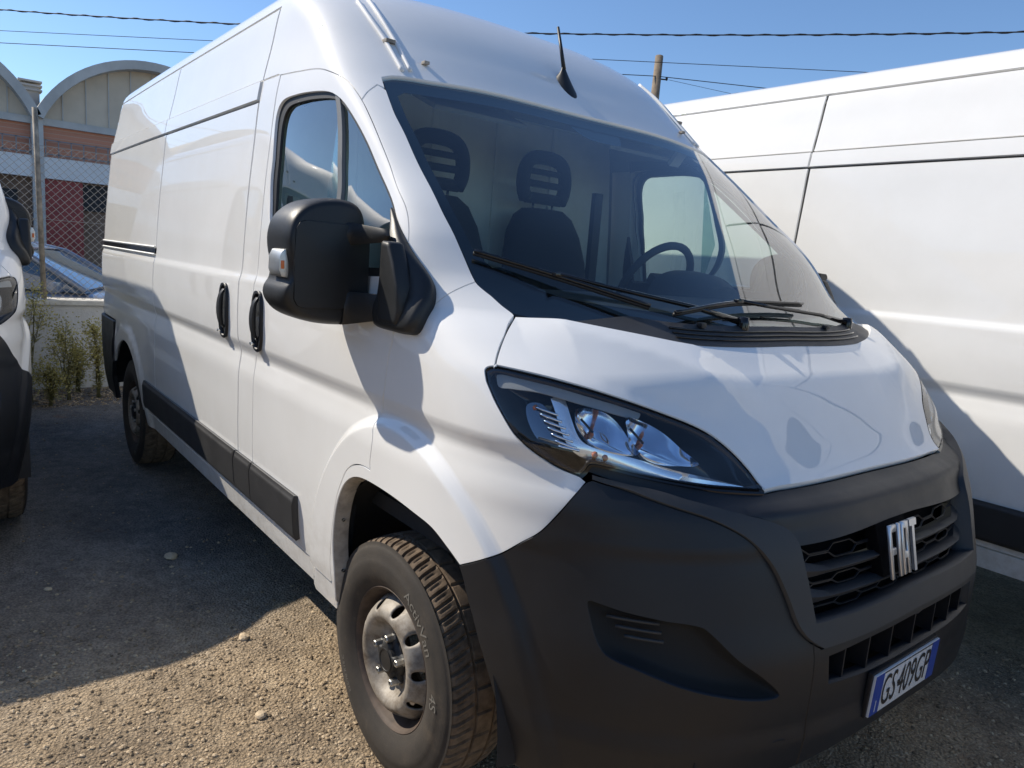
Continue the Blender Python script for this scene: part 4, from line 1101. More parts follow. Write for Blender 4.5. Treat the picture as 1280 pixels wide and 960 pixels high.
# --- wipers
def skin_c(y, z, off): return hy(y, z, off)[0]
def wiper(name, a, b, c, arm0, s=1):
    root = empty(name, parent=van)
    bl = cr([a, b, c], .03)
    n = Vector((.55, 0, .83))
    MB().tube([p+n*.004 for p in bl], .0055, 6).build('wiper_blade', 'rubber_seal', root, smooth=True)
    MB().tube([p+n*.012 for p in bl], .0055, 6).build('wiper_carrier', 'gloss_black', root, smooth=True)
    b = Vector(b); arm0 = Vector(arm0)
    MB().tube([arm0, arm0.lerp(b, .3)+n*.014, arm0.lerp(b, .75)+n*.014, b+n*.018], [.010, .0065, .0055, .006], 8).build('wiper_arm', 'gloss_black', root, smooth=True)
    MB().lathe([(.001, .018), (.015, .016), (.018, .0), (.018, -.02)], 14, 'z', arm0).build('wiper_pivot', 'gloss_black', root, smooth=True)
    MB().box(Vector(b)+n*.016, (.016, .03, .010)).build('wiper_clip', 'gloss_black', root, bevel=.003)
wiper('wiper', (0.125, -.878, 1.490), (.250, -.70, 1.443), (.398, -.50, 1.385), skin_c(-.17, 1.352, .01))
wiper('wiper', (.425, -.43, 1.372), skin_c(-.13, 1.395, .012), skin_c(.24, 1.40, .012), skin_c(.50, 1.355, .01))
# washer nozzles on the cowl
for y in (-.35, .28):
    p = skin_c(y, 1.345, .008); MB().box(p, (.018, .022, .014)).build('washer_nozzle', 'black_plastic', van, bevel=.004)
# --- aerial on the roof cap
pa = Vector((-.556, 0, 2.155))
aer = empty('aerial', parent=van)
R = []
for t in range(8):
    q = t/7
    cx = Vector((-.575, 0, 2.165)).lerp(Vector((-.597, 0, 2.242)), q)
    ln = .078*(1-q)**1.3+.008; wd = .036*(1-q)**1.2+.008; dirx = Vector((.74, 0, -.67)); diry = Vector((0, 1, 0))
    R.append([cx+dirx*ln*math.cos(a)*(1.0 if math.cos(a) > 0 else .8)+diry*wd*math.sin(a) for a in [2*math.pi*k/20 for k in range(20)]])
MB().loft(R, True, True).build('aerial_base', 'mirror_plastic', aer, auto=.8)
MB().tube([(-.595, 0, 2.235), (-.62, 0, 2.31), (-.651, 0, 2.400)], [.0085, .0068, .0055], 8).build('aerial_mast', 'mirror_plastic', aer, smooth=True)
# --- cabin
zb_ = [.75, 1.0, 1.2, 1.33, 1.5, 1.7, 1.9, 2.05, 2.2, 2.32]
bk = [(-(side_w(-1.22, z)-.05), z) for z in zb_]+[(side_w(-1.22, z)-.05, z) for z in zb_[::-1]]
MB().prism(bk, -1.23, -1.20, lambda u, v, w: (w, u, v)).build('bulkhead', 'bulkhead', van)
for y in (-.55, -.2, .15, .5): MB().box((-1.196, y, 1.5), (.012, .03, 1.3)).build('bulkhead_rib', 'bulkhead', van, bevel=.004)
MB().box((-.95, 0, 2.16), (.50, 1.66, .03)).build('headliner', 'bulkhead', van)
MB().box((-.66, 0, 2.07), (.16, 1.40, .05)).build('overhead_shelf', 'interior_grey', van, bevel=.01)
MB().box((-.5, 0, .72), (1.5, 1.8, .05)).build('cab_floor', 'interior_dark', van)
dash = MB(); R = []
for y in [i*.1-.9 for i in range(19)]:
    e = max(0, abs(y)-.75)*.6
    R.append([Vector((x-e, y, z)) for x, z in ((.36-.12*(y/.9)**2, 1.315), (.20-.06*(y/.9)**2, 1.375), (.02, 1.405), (-.14, 1.40), (-.20, 1.36), (-.19, 1.25), (-.10, 1.0), (-.10, .75), (.3, .75))])
dash.loft(R, True, True).build('dashboard', 'interior_dark', van, auto=math.radians(60))
R = []
for x, k in ((.02, .55), (-.06, .9), (-.14, 1.0), (-.20, 1.0)):
    R.append([Vector((x, .36+.19*k*math.cos(a), 1.385+.115*k*max(0, math.sin(a))**.8)) for a in [math.pi*i/14 for i in range(15)]])
MB().loft(R, True, True).build('instrument_hood', 'interior_dark', van, auto=math.radians(60))
st = empty('steering_wheel', parent=van); st.location = (-.33, .36, 1.43); st.rotation_euler = (0, math.radians(-62), 0)
m = MB(); R = []
for k in range(40):
    a = 2*math.pi*k/40; c = Vector((.185*math.cos(a), .185*math.sin(a), 0)); d = c.normalized()
    R.append([c+d*.016*math.cos(b)+Vector((0, 0, .016*math.sin(b))) for b in [2*math.pi*j/10 for j in range(10)]])
R.append(R[0]); m.loft(R, True, False); m.build('wheel_rim', 'interior_dark', st, smooth=True)
MB().box((0, 0, -.02), (.12, .14, .04)).box((0, 0, -.02), (.05, .34, .02)).box((-.09, 0, -.02), (.17, .05, .02)).build('wheel_hub', 'interior_dark', st, bevel=.01)
def seat(y, w):
    r = empty('cab_seat', parent=van)
    def rb(c, d, nm, rot=0, bev=.05): 
        MB().box((0, 0, 0), d).build(nm, 'seat_cloth', r, bevel=bev, seg=4)
        o = r.children[-1]; o.location = c; o.rotation_euler = (0, math.radians(rot), 0)
    rb((-.70, y, 1.02), (.52, w, .16), 'seat_cushion')
    # tapering back
    R = []
    for z, ww, dx in ((1.05, .50, 0), (1.3, .52, -.02), (1.5, .50, -.05), (1.62, .44, -.075), (1.70, .34, -.09), (1.735, .22, -.10)):
        ww *= w/.5; R.append([Vector((-.93+dx+.065*math.cos(a), y+ww/2*math.copysign(abs(math.sin(a))**.6, math.sin(a)), z)) for a in [2*math.pi*k/24 for k in range(24)]])
    MB().loft(R, True, True).build('seat_back', 'seat_cloth', r, auto=1.0)
    # slotted head restraint on two posts
    def bar3(z, hh, ww): 
        R = [[Vector((-1.03+.045*math.cos(a), y+yy, z+hh*math.sin(a))) for a in [2*math.pi*k/10 for k in range(10)]] for yy in [(-.5+i/8)*ww for i in range(9)]]
        return R
    pts = [(-.105, 1.775), (-.125, 1.82), (-.128, 1.88), (-.115, 1.93), (-.08, 1.962), (0, 1.972), (.08, 1.962), (.115, 1.93), (.128, 1.88), (.125, 1.82), (.105, 1.775)]
    MB().tube(cr([(-1.03, y+a, b) for a, b in pts], .02), .032, 12).tube([(-1.03, y-.11, 1.785), (-1.03, y+.11, 1.785)], .026, 8).tube([(-1.03, y-.12, 1.85), (-1.03, y+.12, 1.85)], .016, 8).tube([(-1.03, y-.12, 1.905), (-1.03, y+.12, 1.905)], .014, 8).build('headrest', 'seat_cloth', r, smooth=True)
    for d in (-.06, .06): MB().tube([(-1.03, y+d, 1.70), (-1.03, y+d, 1.79)], .006, 8).build('headrest_post', 'gloss_black', r, smooth=True)
for y in (-.42, .42): MB().box((-.60, y, 2.005), (.17, .40, .018), Matrix.Rotation(math.radians(22), 3, 'Y')).build('sun_visor', 'interior_grey', van, bevel=.008)
for y in (-.72, -.15, .05, .74): MB().box((-.185, y, 1.30), (.03, .14, .08)).build('air_vent', 'gloss_black', van, bevel=.01)
seat(.315, .50); seat(-.28, .46); 
MB().box((-1.02, .66, 1.6), (.03, .05, .5)).build('seat_belt', 'interior_dark', van)
MB().box((-.50, .62, 1.985), (.02, .06, .08), Matrix.Rotation(.7, 3, 'Y')).build('toll_tag', 'sticker', van, bevel=.004)
p, n = hy(.83, 1.93, -.016)
tag(van, 'white panel van with long-arm mirror and front licence plate, in the middle of the photo', 'van', 'white vans parked side by side')

# ================================================================ the other vans (same model)
def place_van(loc, rz, label, skip=()):
    c = copy_tree(van, None, skip); c.location = loc; c.rotation_euler = (0, 0, rz); tag(c, label); return c
left_van = place_van((-2.70, -2.65, 0), 0, 'white van cut off by the left edge of the photo, parked furthest back')
right_van = place_van((2.33, 2.365, .035), 0, 'white van behind and right of the middle van, only its flank showing')
front_van = place_van((7.4, -.55, 0), math.pi, 'white van parked opposite, seen only as a reflection in the bonnet')
# the left-hand van has short-arm mirrors that both stand out
for c in (left_van, right_van, front_van):
    for ch in list(c.children):
        if ch.name.startswith('number_plate') and c is not front_van:
            for q in list(ch.children): bpy.data.objects.remove(q)
            bpy.data.objects.remove(ch)
def fix_left_mirror(root, short=False):
    ms = [ch for ch in root.children if ch.name.startswith('wing_mirror')]
    keep = [m_ for m_ in ms if any(g.name.startswith('mirror_foot') and sum(v.co.y for v in g.data.vertices) < 0 for g in m_.children)]
    for m_ in ms:
        if m_ in keep: continue
        for q in list(m_.children): bpy.data.objects.remove(q)
        bpy.data.objects.remove(m_)
    src = keep[0]; c = empty('wing_mirror', parent=root)
    for g in src.children:
        if short and g.name.startswith('mirror_arm'): continue
        me = g.data.copy(); me.transform(Matrix.Scale(-1, 4, (0, 1, 0))); me.flip_normals()
        if short and not g.name.startswith(('mirror_foot', 'mirror_bracket')): me.transform(Matrix.Translation((.10, -.16, 0)))
        o = bpy.data.objects.new(g.name.split('.')[0], me); COL.objects.link(o); o.parent = c
fix_left_mirror(left_van, True); fix_left_mirror(right_van)

# ================================================================ ground
def ground_mat():
    m, t, b = nt('asphalt')
    big = noise(t, .9, 6, .65); mid = noise(t, 14, 8, .7); fine = noise(t, 130, 4, .7)
    tc = t.nodes.new('ShaderNodeTexCoord'); vo = t.nodes.new('ShaderNodeTexVoronoi'); vo.inputs['Scale'].default_value = 95
    t.links.new(tc.outputs['Object'], vo.inputs['Vector'])
    sx = t.nodes.new('ShaderNodeSeparateXYZ'); t.links.new(tc.outputs['Object'], sx.inputs[0])
    # asphalt at the back, dusty gravel wash towards the front of the row
    ad = t.nodes.new('ShaderNodeMath'); ad.operation = 'MULTIPLY_ADD'; ad.inputs[1].default_value = 1.3; t.links.new(big.outputs[0], ad.inputs[0]); t.links.new(sx.outputs[0], ad.inputs[2])
    mr = t.nodes.new('ShaderNodeMapRange'); mr.inputs['From Min'].default_value = -1.5; mr.inputs['From Max'].default_value = .1
    t.links.new(ad.outputs[0], mr.inputs['Value'])
    asp = ramp(t, mid.outputs[0], [(.3, (.17, .157, .143)), (.55, (.28, .257, .228)), (.75, (.40, .355, .30))])
    grv = ramp(t, mid.outputs[0], [(.28, (.36, .265, .160)), (.5, (.56, .42, .262)), (.72, (.66, .52, .345))])
    mx = t.nodes.new('ShaderNodeMix'); mx.data_type = 'RGBA'; t.links.new(mr.outputs[0], mx.inputs[0]); t.links.new(asp.outputs[0], mx.inputs[6]); t.links.new(grv.outputs[0], mx.inputs[7])
    gr = ramp(t, vo.outputs['Distance'], [(.0, (1.25, 1.25, 1.25)), (.5, (.85, .85, .85)), (.8, (.55, .55, .55))])
    m2 = t.nodes.new('ShaderNodeMix'); m2.data_type = 'RGBA'; m2.blend_type = 'MULTIPLY'; m2.inputs[0].default_value = .8
    t.links.new(mx.outputs[2], m2.inputs[6]); t.links.new(gr.outputs[0], m2.inputs[7])
    f2 = ramp(t, fine.outputs[0], [(.3, (.6, .6, .6)), (.7, (1.3, 1.3, 1.3))])
    m3 = t.nodes.new('ShaderNodeMix'); m3.data_type = 'RGBA'; m3.blend_type = 'MULTIPLY'; m3.inputs[0].default_value = .7
    t.links.new(m2.outputs[2], m3.inputs[6]); t.links.new(f2.outputs[0], m3.inputs[7])
    # rusty stains and damp dark patches
    st = noise(t, 2.3, 5, .6); sr = ramp(t, st.outputs[0], [(.66, (0, 0, 0)), (.74, (.6, .6, .6))])
    m4 = t.nodes.new('ShaderNodeMix'); m4.data_type = 'RGBA'; t.links.new(sr.outputs[0], m4.inputs[0]); t.links.new(m3.outputs[2], m4.inputs[6]); m4.inputs[7].default_value = (.36, .19, .08, 1)
    dk = noise(t, 1.3, 7, .7); dr_ = ramp(t, dk.outputs[0], [(.36, (.62, .62, .64)), (.56, (1.08, 1.08, 1.08))])
    m5 = t.nodes.new('ShaderNodeMix'); m5.data_type = 'RGBA'; m5.blend_type = 'MULTIPLY'; m5.inputs[0].default_value = 1.; t.links.new(m4.outputs[2], m5.inputs[6]); t.links.new(dr_.outputs[0], m5.inputs[7])
    t.links.new(m5.outputs[2], b.inputs['Base Color']); b.inputs['Roughness'].default_value = .92
    inv = t.nodes.new('ShaderNodeMath'); inv.operation = 'SUBTRACT'; inv.inputs[0].default_value = 1.; t.links.new(vo.outputs['Distance'], inv.inputs[1])
    s2 = t.nodes.new('ShaderNodeMath'); s2.operation = 'MULTIPLY_ADD'; s2.inputs[1].default_value = 1.2; t.links.new(fine.outputs[0], s2.inputs[0]); t.links.new(inv.outputs[0], s2.inputs[2])
    bump(t, b, s2.outputs[0], .012, .9)
ground_mat()
G = 14; gv = []; gf = []
xs = [-400, -120, -40, -12]+[-10+.25*i for i in range(81)]+[12, 40, 120, 400]
ys = [-400, -120, -40, -12]+[-10+.25*i for i in range(81)]+[12, 40, 120, 400]
def gz(x, y): 
    f = max(0, 1-max(abs(x), abs(y))/10)
    return -.004-f*.012*(.5+.5*math.sin(2.1*x+1.3*y)*math.cos(1.7*y-.6*x))
gv = [(x, y, gz(x, y)) for x in xs for y in ys]; n = len(ys)
gf = [(i*n+j, (i+1)*n+j, (i+1)*n+j+1, i*n+j+1) for i in range(len(xs)-1) for j in range(n-1)]
tag(mk('ground', gv, gf, 'asphalt'), kind='structure')
# loose gravel
def stone_mat(nm, a, b_, c):
    m, t, b = nt(nm)
    oi = t.nodes.new('ShaderNodeNewGeometry'); r = ramp(t, oi.outputs['Random Per Island'], [(0, a), (.5, b_), (1, c)])
    n = noise(t, 160, 4); mx = t.nodes.new('ShaderNodeMix'); mx.data_type = 'RGBA'; mx.blend_type = 'MULTIPLY'; mx.inputs[0].default_value = .6
    f = ramp(t, n.outputs[0], [(.3, (.6, .6, .6)), (.7, (1.25, 1.25, 1.25))]); t.links.new(r.outputs[0], mx.inputs[6]); t.links.new(f.outputs[0], mx.inputs[7])
    t.links.new(mx.outputs[2], b.inputs['Base Color']); b.inputs['Roughness'].default_value = .9
stone_mat('stones', (.15, .112, .070), (.40, .295, .178), (.60, .47, .31))
ico = [(0, 0, 1), (.9, 0, .35), (.28, .85, .4), (-.72, .53, .35), (-.72, -.53, .4), (.28, -.85, .35), (.55, .5, -.35), (-.3, .75, -.35), (-.8, 0, -.35), (-.3, -.75, -.35), (.6, -.5, -.35)]
icf = [(0, 1, 2), (0, 2, 3), (0, 3, 4), (0, 4, 5), (0, 5, 1), (1, 6, 2), (2, 6, 7), (2, 7, 3), (3, 7, 8), (3, 8, 4), (4, 8, 9), (4, 9, 5), (5, 9, 10), (5, 10, 1), (1, 10, 6)]
rnd = random.Random(11)
def scatter(count, xr, yr, smin, smax, dens=None):
    V = []; F = []
    k = 0
    while k < count:
        x = rnd.uniform(*xr); y = rnd.uniform(*yr)
        if dens and rnd.random() > dens(x, y): continue
        k += 1
        s = smin*(smax/smin)**(rnd.random()**2.2); sz = s*rnd.uniform(.45, .8); sy = s*rnd.uniform(.65, 1.)
        a = rnd.uniform(0, 6.28); ca, sa = math.cos(a), math.sin(a); tl = rnd.uniform(-.4, .4); b = len(V); z0 = gz(x, y)+sz*.25
        for px, py, pz in ico:
            px *= s*rnd.uniform(.75, 1.2); py *= sy*rnd.uniform(.75, 1.2); pz *= sz*rnd.uniform(.8, 1.1); pz += px*tl*.4
            V.append((x+px*ca-py*sa, y+px*sa+py*ca, z0+pz))
        F += [(p+b, q+b, r+b) for p, q, r in icf]
    return V, F
def dn_(x, y):
    return .06+.94*sm(-1.5, .0, x+.5*math.sin(3*y)*.4)
V, F = scatter(46000, (-2.0, 1.6), (-3.0, -.6), .0018, .0105, dn_)
V2, F2 = scatter(9000, (.7, 3.4), (-.8, 1.6), .003, .012); b = len(V); V += V2; F += [tuple(i+b for i in f) for f in F2]
V2, F2 = scatter(1500, (-6.1, -2.2), (-2.4, .2), .003, .009); b = len(V); V += V2; F += [tuple(i+b for i in f) for f in F2]
tag(mk('gravel', V, F, 'stones', smooth=False), 'loose pale gravel strewn over the asphalt', 'gravel', kind='stuff')
def stone(x, y, s, label, sq=.6):
    b = bmesh.new(); bmesh.ops.create_icosphere(b, subdivisions=2, radius=s); rr = random.Random(int(x*1000))
    for v in b.verts: v.co *= rr.uniform(.82, 1.12); v.co.z *= sq; v.co.x *= 1.25
    me = bpy.data.meshes.new('stone'); b.to_mesh(me); b.free(); me.materials.append(MATS['stones'])
    o = bpy.data.objects.new('stone', me); COL.objects.link(o); o.location = (x, y, gz(x, y)+s*sq*.5); o.rotation_euler = (0, 0, x*7)
    tag(o, label, 'stone')
stone(-1.797, -1.141, .030, 'largest grey stone lying in the shade between the two vans', .5)
stone(-.912, -1.091, .020, 'brown stone on the edge between shade and sunlit gravel')
stone(-1.68, -1.644, .013, 'small pale stone in the shade near the left edge')
stone(-.417, -1.20, .018, 'dark stone in the sunlit gravel left of the front tyre')

# ================================================================ low wall, fence, weeds
simple('concrete', (.60, .59, .565), .9, var=.22, vscale=2.2, bscale=40, bdist=.004)
simple('cap_concrete', (.62, .59, .52), .9, var=.25, vscale=6, bscale=40, bdist=.004)
simple('post_metal', (.30, .25, .19), .75, var=.45, vscale=16)
simple('wire_metal', (.36, .34, .31), .6, metal=.3)
WX = -6.25
wall = empty('boundary_wall', (WX, -1.5, 0)); tag(wall, 'low grey concrete wall with a pale coping under the wire fence', 'wall')
for k in range(8):
    y = -9+k*2.25
    MB().box((0, y+1.125-.5+.5, .385), (.20, 2.244, .79)).build('wall_panel', 'concrete', wall, bevel=.006)
    MB().box((.0, y+1.125, .800), (.27, 2.246, .045)).build('coping', 'cap_concrete', wall, bevel=.006)
fence = empty('wire_fence', (WX, -1.5, .82)); tag(fence, 'rusty chain link fence on posts standing on the low wall', 'fence')
posts = [-7.75, -5.0, -2.25, .32, 3.0, 5.7]
for y in posts:
    MB().tube([(0, y, 0), (0, y-.03, 1.68)], .022, 10).build('fence_post', 'post_metal', fence, smooth=True)
m = MB(); H = 1.36; sp = .068; y0, y1 = -8, 6
k = int((y1-y0+H)/sp)
for i in range(k):
    a = y0-H+i*sp
    for d in (1, -1):
        p0, p1 = (a, 0), (a+H, H)
        if d < 0: p0, p1 = (a, H), (a+H, 0)
        if p1[0] < y0 or p0[0] > y1: continue
        m.tube([(d*.003, p0[0], p0[1]), (d*.003, p1[0], p1[1])], .0022, 3, False)
o = m.build('chain_link', 'wire_metal', fence, smooth=True); o['kind'] = 'stuff'
for z in (.02, .72, 1.36): MB().tube([(.012, y0, z), (.012, y1, z)], .003, 4, False).build('tension_wire', 'wire_metal', fence, smooth=True)
def leaf_mat(nm, a, b_):
    m, t, b = nt(nm)
    g_ = t.nodes.new('ShaderNodeNewGeometry'); r = ramp(t, g_.outputs['Random Per Island'], [(0, a), (1, b_)]); t.links.new(r.outputs[0], b.inputs['Base Color'])
    b.inputs['Roughness'].default_value = .7
leaf_mat('weed_leaf', (.26, .23, .08), (.46, .41, .17)); leaf_mat('weed_flower', (.60, .52, .16), (.48, .44, .20)); simple('weed_stem', (.16, .15, .07), .8)
def weed(y, x, h, spread, label, seed):
    r = random.Random(seed); root = empty('weed', (x, y, 0)); tag(root, label, 'weed', 'weeds along the foot of the wall')
    st = MB(); lf = MB(); fl = MB()
    for k in range(9):
        a = r.uniform(0, 6.28); hh = h*r.uniform(.6, 1.0); lx, ly = math.cos(a)*spread*r.uniform(.2, .9)*.5, math.sin(a)*spread*r.uniform(.2, 1)
        p = [Vector((lx*t*t, ly*t*t+.02*r.uniform(-1, 1), hh*t)) for t in (0, .25, .5, .75, 1)]
        st.tube(p, [.005, .0045, .004, .003, .002], 5)
        for j in range(38):
            t = r.uniform(.15, 1); i = min(3, int(t*4)); q = p[i].lerp(p[i+1], t*4-i); b = r.uniform(0, 6.28)
            L = r.uniform(.035, .09); d = Vector((math.cos(b), math.sin(b), r.uniform(-.2, .7))).normalized()*L; w = d.cross(Vector((0, 0, 1))).normalized()*L*.13
            lf.add([q, q+d*.5+w, q+d, q+d*.5-w], [(0, 1, 2, 3)])
        for j in range(110):
            q = p[4]+Vector((r.gauss(0, .035), r.gauss(0, .045), r.gauss(-.05, .06))); s_ = r.uniform(.005, .011)
            d = Vector((r.uniform(-1, 1), r.uniform(-1, 1), r.uniform(-1, 1))).normalized()*s_; w = d.orthogonal().normalized()*s_
            fl.add([q-d, q+w, q+d, q-w], [(0, 1, 2, 3)])
    st.build('stem', 'weed_stem', root, smooth=True); o = lf.build('foliage', 'weed_leaf', root); o['kind'] = 'stuff'; o = fl.build('flower_head', 'weed_flower', root); o['kind'] = 'stuff'
weed(-1.37, -5.50, 1.0, .17, 'tall yellow-green weed beside the left van, leaning on the wall', 1)
weed(-1.09, -5.55, .70, .14, 'bushy weed with a yellow head in front of the bare wall', 2)
weed(-.85, -5.60, .66, .07, 'weed half hidden behind the rear corner of the middle van', 3)
weed(-1.24, -5.35, .36, .12, 'short pale weed between the two taller ones at the wall', 4)
weed(-.97, -5.9, .40, .03, 'single thin dark weed stalk against the wall', 5)
# strip of dry litter at the foot of the wall
V, F = scatter(2600, (-6.12, -5.3), (-2.2, 0.0), .005, .02)
tag(mk('dry_litter', V, F, 'stones', smooth=False), 'dry leaf litter and grit along the foot of the wall', 'litter', kind='stuff')

# ================================================================ hall with barrel vaults behind the fence
simple('vault_concrete', (.52, .52, .50), .9, var=.2, vscale=.8); simple('tympanum', (.62, .54, .43), .9, var=.1, vscale=1)
simple('pale_band', (.80, .80, .79), .8, var=.08, vscale=.7); simple('vault_roof', (.42, .37, .28), .9, var=.1, vscale=.5)
simple('dark_opening', (.03, .03, .032), .8); simple('ochre_wall', (.20, .13, .09), .9, var=.3, vscale=.9); simple('red_paint', (.30, .05, .045), .6, var=.2, vscale=3); simple('rail_metal', (.25, .26, .27), .6)
def brick_mat():
    m, t, b = nt('brick')
    tc = t.nodes.new('ShaderNodeTexCoord'); mp_ = t.nodes.new('ShaderNodeMapping'); mp_.inputs['Rotation'].default_value = (math.radians(90), 0, math.radians(90))
    br = t.nodes.new('ShaderNodeTexBrick'); br.inputs['Color1'].default_value = (.62, .28, .18, 1); br.inputs['Color2'].default_value = (.52, .25, .165, 1); br.inputs['Mortar'].default_value = (.55, .45, .36, 1)
    br.inputs['Scale'].default_value = 4; t.links.new(tc.outputs['Object'], mp_.inputs[0]); t.links.new(mp_.outputs[0], br.inputs[0]); t.links.new(br.outputs[0], b.inputs['Base Color']); b.inputs['Roughness'].default_value = .9
brick_mat()
BX = -25.0
hall = empty('vaulted_hall', (BX, .585, 0)); tag(hall, 'brick hall with concrete barrel vaults behind the wire fence', 'building')
hw, rise, spring = 3.17, 2.05, 4.66; Rv = (hw*hw+rise*rise)/(2*rise); cz = spring+rise-Rv; a0 = math.asin(hw/Rv)
for k in range(-3, 3):
    cy = hw+k*2*hw
    arc = [(cy+Rv*math.sin(-a0+2*a0*i/28), cz+Rv*math.cos(-a0+2*a0*i/28)) for i in range(29)]
    MB().prism(arc, -.15, -.05, lambda u, v, w: (w, u, v)).build('tympanum', 'tympanum', hall)
    for j in range(-4, 5):
        y = cy+j*.62; zt = cz+math.sqrt(max(0, Rv*Rv-(j*.62)**2)); MB().box((-.03, y, (spring+zt)/2), (.03, .03, zt-spring)).build('panel_joint', 'vault_concrete', hall)
    outer = [(cy+(Rv+.02)*math.sin(-a0+2*a0*i/28), cz+(Rv+.02)*math.cos(-a0+2*a0*i/28)) for i in range(29)]
    R = [[Vector((x, cy+(Rv+d)*math.sin(-a0+2*a0*i/28), cz+(Rv+d)*math.cos(-a0+2*a0*i/28))) for x, d in ((.45, -.16), (.45, .10), (-.2, .10), (-.2, -.16))] for i in range(29)]
    MB().loft(R, True, True).build('vault_rim', 'vault_concrete', hall, auto=.6)
    R = [[Vector((x, cy+(Rv+.06)*math.sin(-a0+2*a0*i/28), cz+(Rv+.06)*math.cos(-a0+2*a0*i/28))) for i in range(29)] for x in (-.2, -18)]
    MB().loft(R, False, False).build('vault_roof', 'vault_roof', hall, smooth=True)
    MB().box((-.05, cy, spring-.11), (.3, 2*hw-.3, .2)).build('ring_beam', 'vault_concrete', hall)
    MB().box((-.15, cy, 4.05), (.2, 2*hw-.28, 1.0)).build('brick_wall', 'brick', hall)
    MB().box((.1, cy-hw, 2.6), (.30, .30, 4.6)).build('column', 'vault_concrete', hall)
    MB().box((.02, cy, 3.22), (.35, 2*hw-.3, .62)).build('pale_band', 'pale_band', hall)
    MB().box((-.2, cy, 1.45), (.2, 2*hw-.28, 2.9)).build('lower_wall', 'ochre_wall', hall)
    MB().box((-.08, cy-.9, 2.45), (.1, 3.6, .8)).build('window_strip', 'dark_opening', hall)
    MB().box((-.08, cy+2.0, 1.25), (.1, 1.3, 2.5)).build('dark_door', 'dark_opening', hall)
    for j in range(-9, 10):
        MB().box((.22, cy+j*.33, 3.78), (.03, .03, .50)).build('railing_bar', 'rail_metal', hall)
    for z in (3.62, 4.02): MB().box((.22, cy, z), (.03, 2*hw, .03)).build('railing_rail', 'rail_metal', hall)
MB().box((.0, .62, 1.55), (.15, 1.1, 2.7)).build('red_door', 'red_paint', hall, bevel=.02)
MB().box((.0, -2.6, 1.1), (.15, 2.2, 1.9)).build('red_gate', 'red_paint', hall, bevel=.02)
MB().box((-9, -7.2, 3.0), (17.5, 24, 2.6)).build('hall_core', 'dark_opening', hall)
ch = empty('chimney', (-27.0, .62, 4.9)); tag(ch, 'square ribbed chimney on the roof of the vaulted hall', 'chimney')
MB().box((0, 0, .45), (.42, .50, 1.0)).build('stack', 'vault_concrete', ch, bevel=.02)
for k in range(3): MB().box((0, 0, .78+.13*k), (.56, .64, .06)).build('cowl_slab', 'vault_concrete', ch, bevel=.01)

simple('back_roof', (.50, .43, .32), .9, var=.1, vscale=.5)
back = empty('pitched_roof_shed', (-31, -1.2, 0)); tag(back, 'shed with a pale beige sloping roof left of the chimney, behind the vaulted hall', 'building')
MB().prism([(-6.5, 4.5), (2.65, 4.5), (2.65, 5.45), (-2.2, 7.2), (-6.5, 5.9)], -6, 0, lambda u, v, w: (w, u, v)).build('shed_body', 'back_roof', back)
# ================================================================ car behind the fence
simple('car_paint', (.16, .20, .27), .3, coat=1., var=.06); simple('car_glass', (.05, .09, .14), .05, coat=1.)
car = empty('parked_car', (-9.2, -1.0, -.20), math.radians(62)); tag(car, 'blue-grey hatchback behind the wire fence', 'car')
# body sections along its length: (x, half width low, half width top, belt z, bottom z)
def csec(x, w, zb, zt, wt): return [Vector((x, -w*.94, zb)), Vector((x, -w, zb+.22)), Vector((x, -w, zt-.12)), Vector((x, -wt, zt)), Vector((x, 0, zt+.02)), Vector((x, wt, zt)), Vector((x, w, zt-.12)), Vector((x, w, zb+.22)), Vector((x, w*.94, zb))]
R = [csec(-1.95, .60, .32, .80, .52), csec(-1.85, .78, .25, .92, .68), csec(-1.4, .85, .20, .96, .74), csec(0, .87, .20, .95, .76), csec(.75, .87, .20, .96, .74), csec(1.3, .84, .20, .90, .68), csec(1.75, .76, .24, .80, .58), csec(1.95, .60, .32, .68, .44)]
MB().loft(R, True, True).build('car_body', 'car_paint', car, auto=math.radians(55), sub=1)
def gsec(x, w0, z0, w1, z1): return [Vector((x, -w0, z0)), Vector((x, -(w0+w1)/2-.02, (z0+z1)/2)), Vector((x, -w1, z1)), Vector((x, 0, z1+.03)), Vector((x, w1, z1)), Vector((x, (w0+w1)/2+.02, (z0+z1)/2)), Vector((x, w0, z0))]
R = [gsec(-1.80, .68, .90, .66, .93), gsec(-1.45, .74, .94, .58, 1.36), gsec(-.9, .76, .95, .60, 1.43), gsec(-.2, .76, .95, .60, 1.42), gsec(.15, .75, .95, .58, 1.36), gsec(.85, .72, .93, .70, .97)]
MB().loft(R, True, True).build('cabin_glass', 'car_glass', car, auto=math.radians(45))
for s in (-1, 1):
    MB().tube([(.86, .73*s, .96), (.15, .60*s, 1.375), (-.2, .615*s, 1.435), (-.9, .615*s, 1.445), (-1.45, .60*s, 1.375), (-1.8, .69*s, .95)], .035, 8).build('roof_rail', 'car_paint', car, smooth=True)
    MB().tube([(-.35, .77*s, .94), (-.38, .61*s, 1.43)], .03, 8).build('door_pillar', 'car_paint', car, smooth=True)
    MB().box((.62, .92*s, 1.0), (.10, .18, .12)).build('door_mirror', 'car_paint', car, bevel=.03)
    MB().box((1.72, .62*s, .70), (.22, .24, .12)).build('headlamp', 'chrome', car, bevel=.03)
    for x in (-1.25, 1.28): MB().lathe([(.05, .0), (.20, .01), (.22, -.02), (.30, -.01), (.315, .04), (.315, .18), (.2, .2)], 32, 'y', (x, -.80 if s < 0 else .62, .315)).build('wheel', 'hub_black', car, auto=.6)
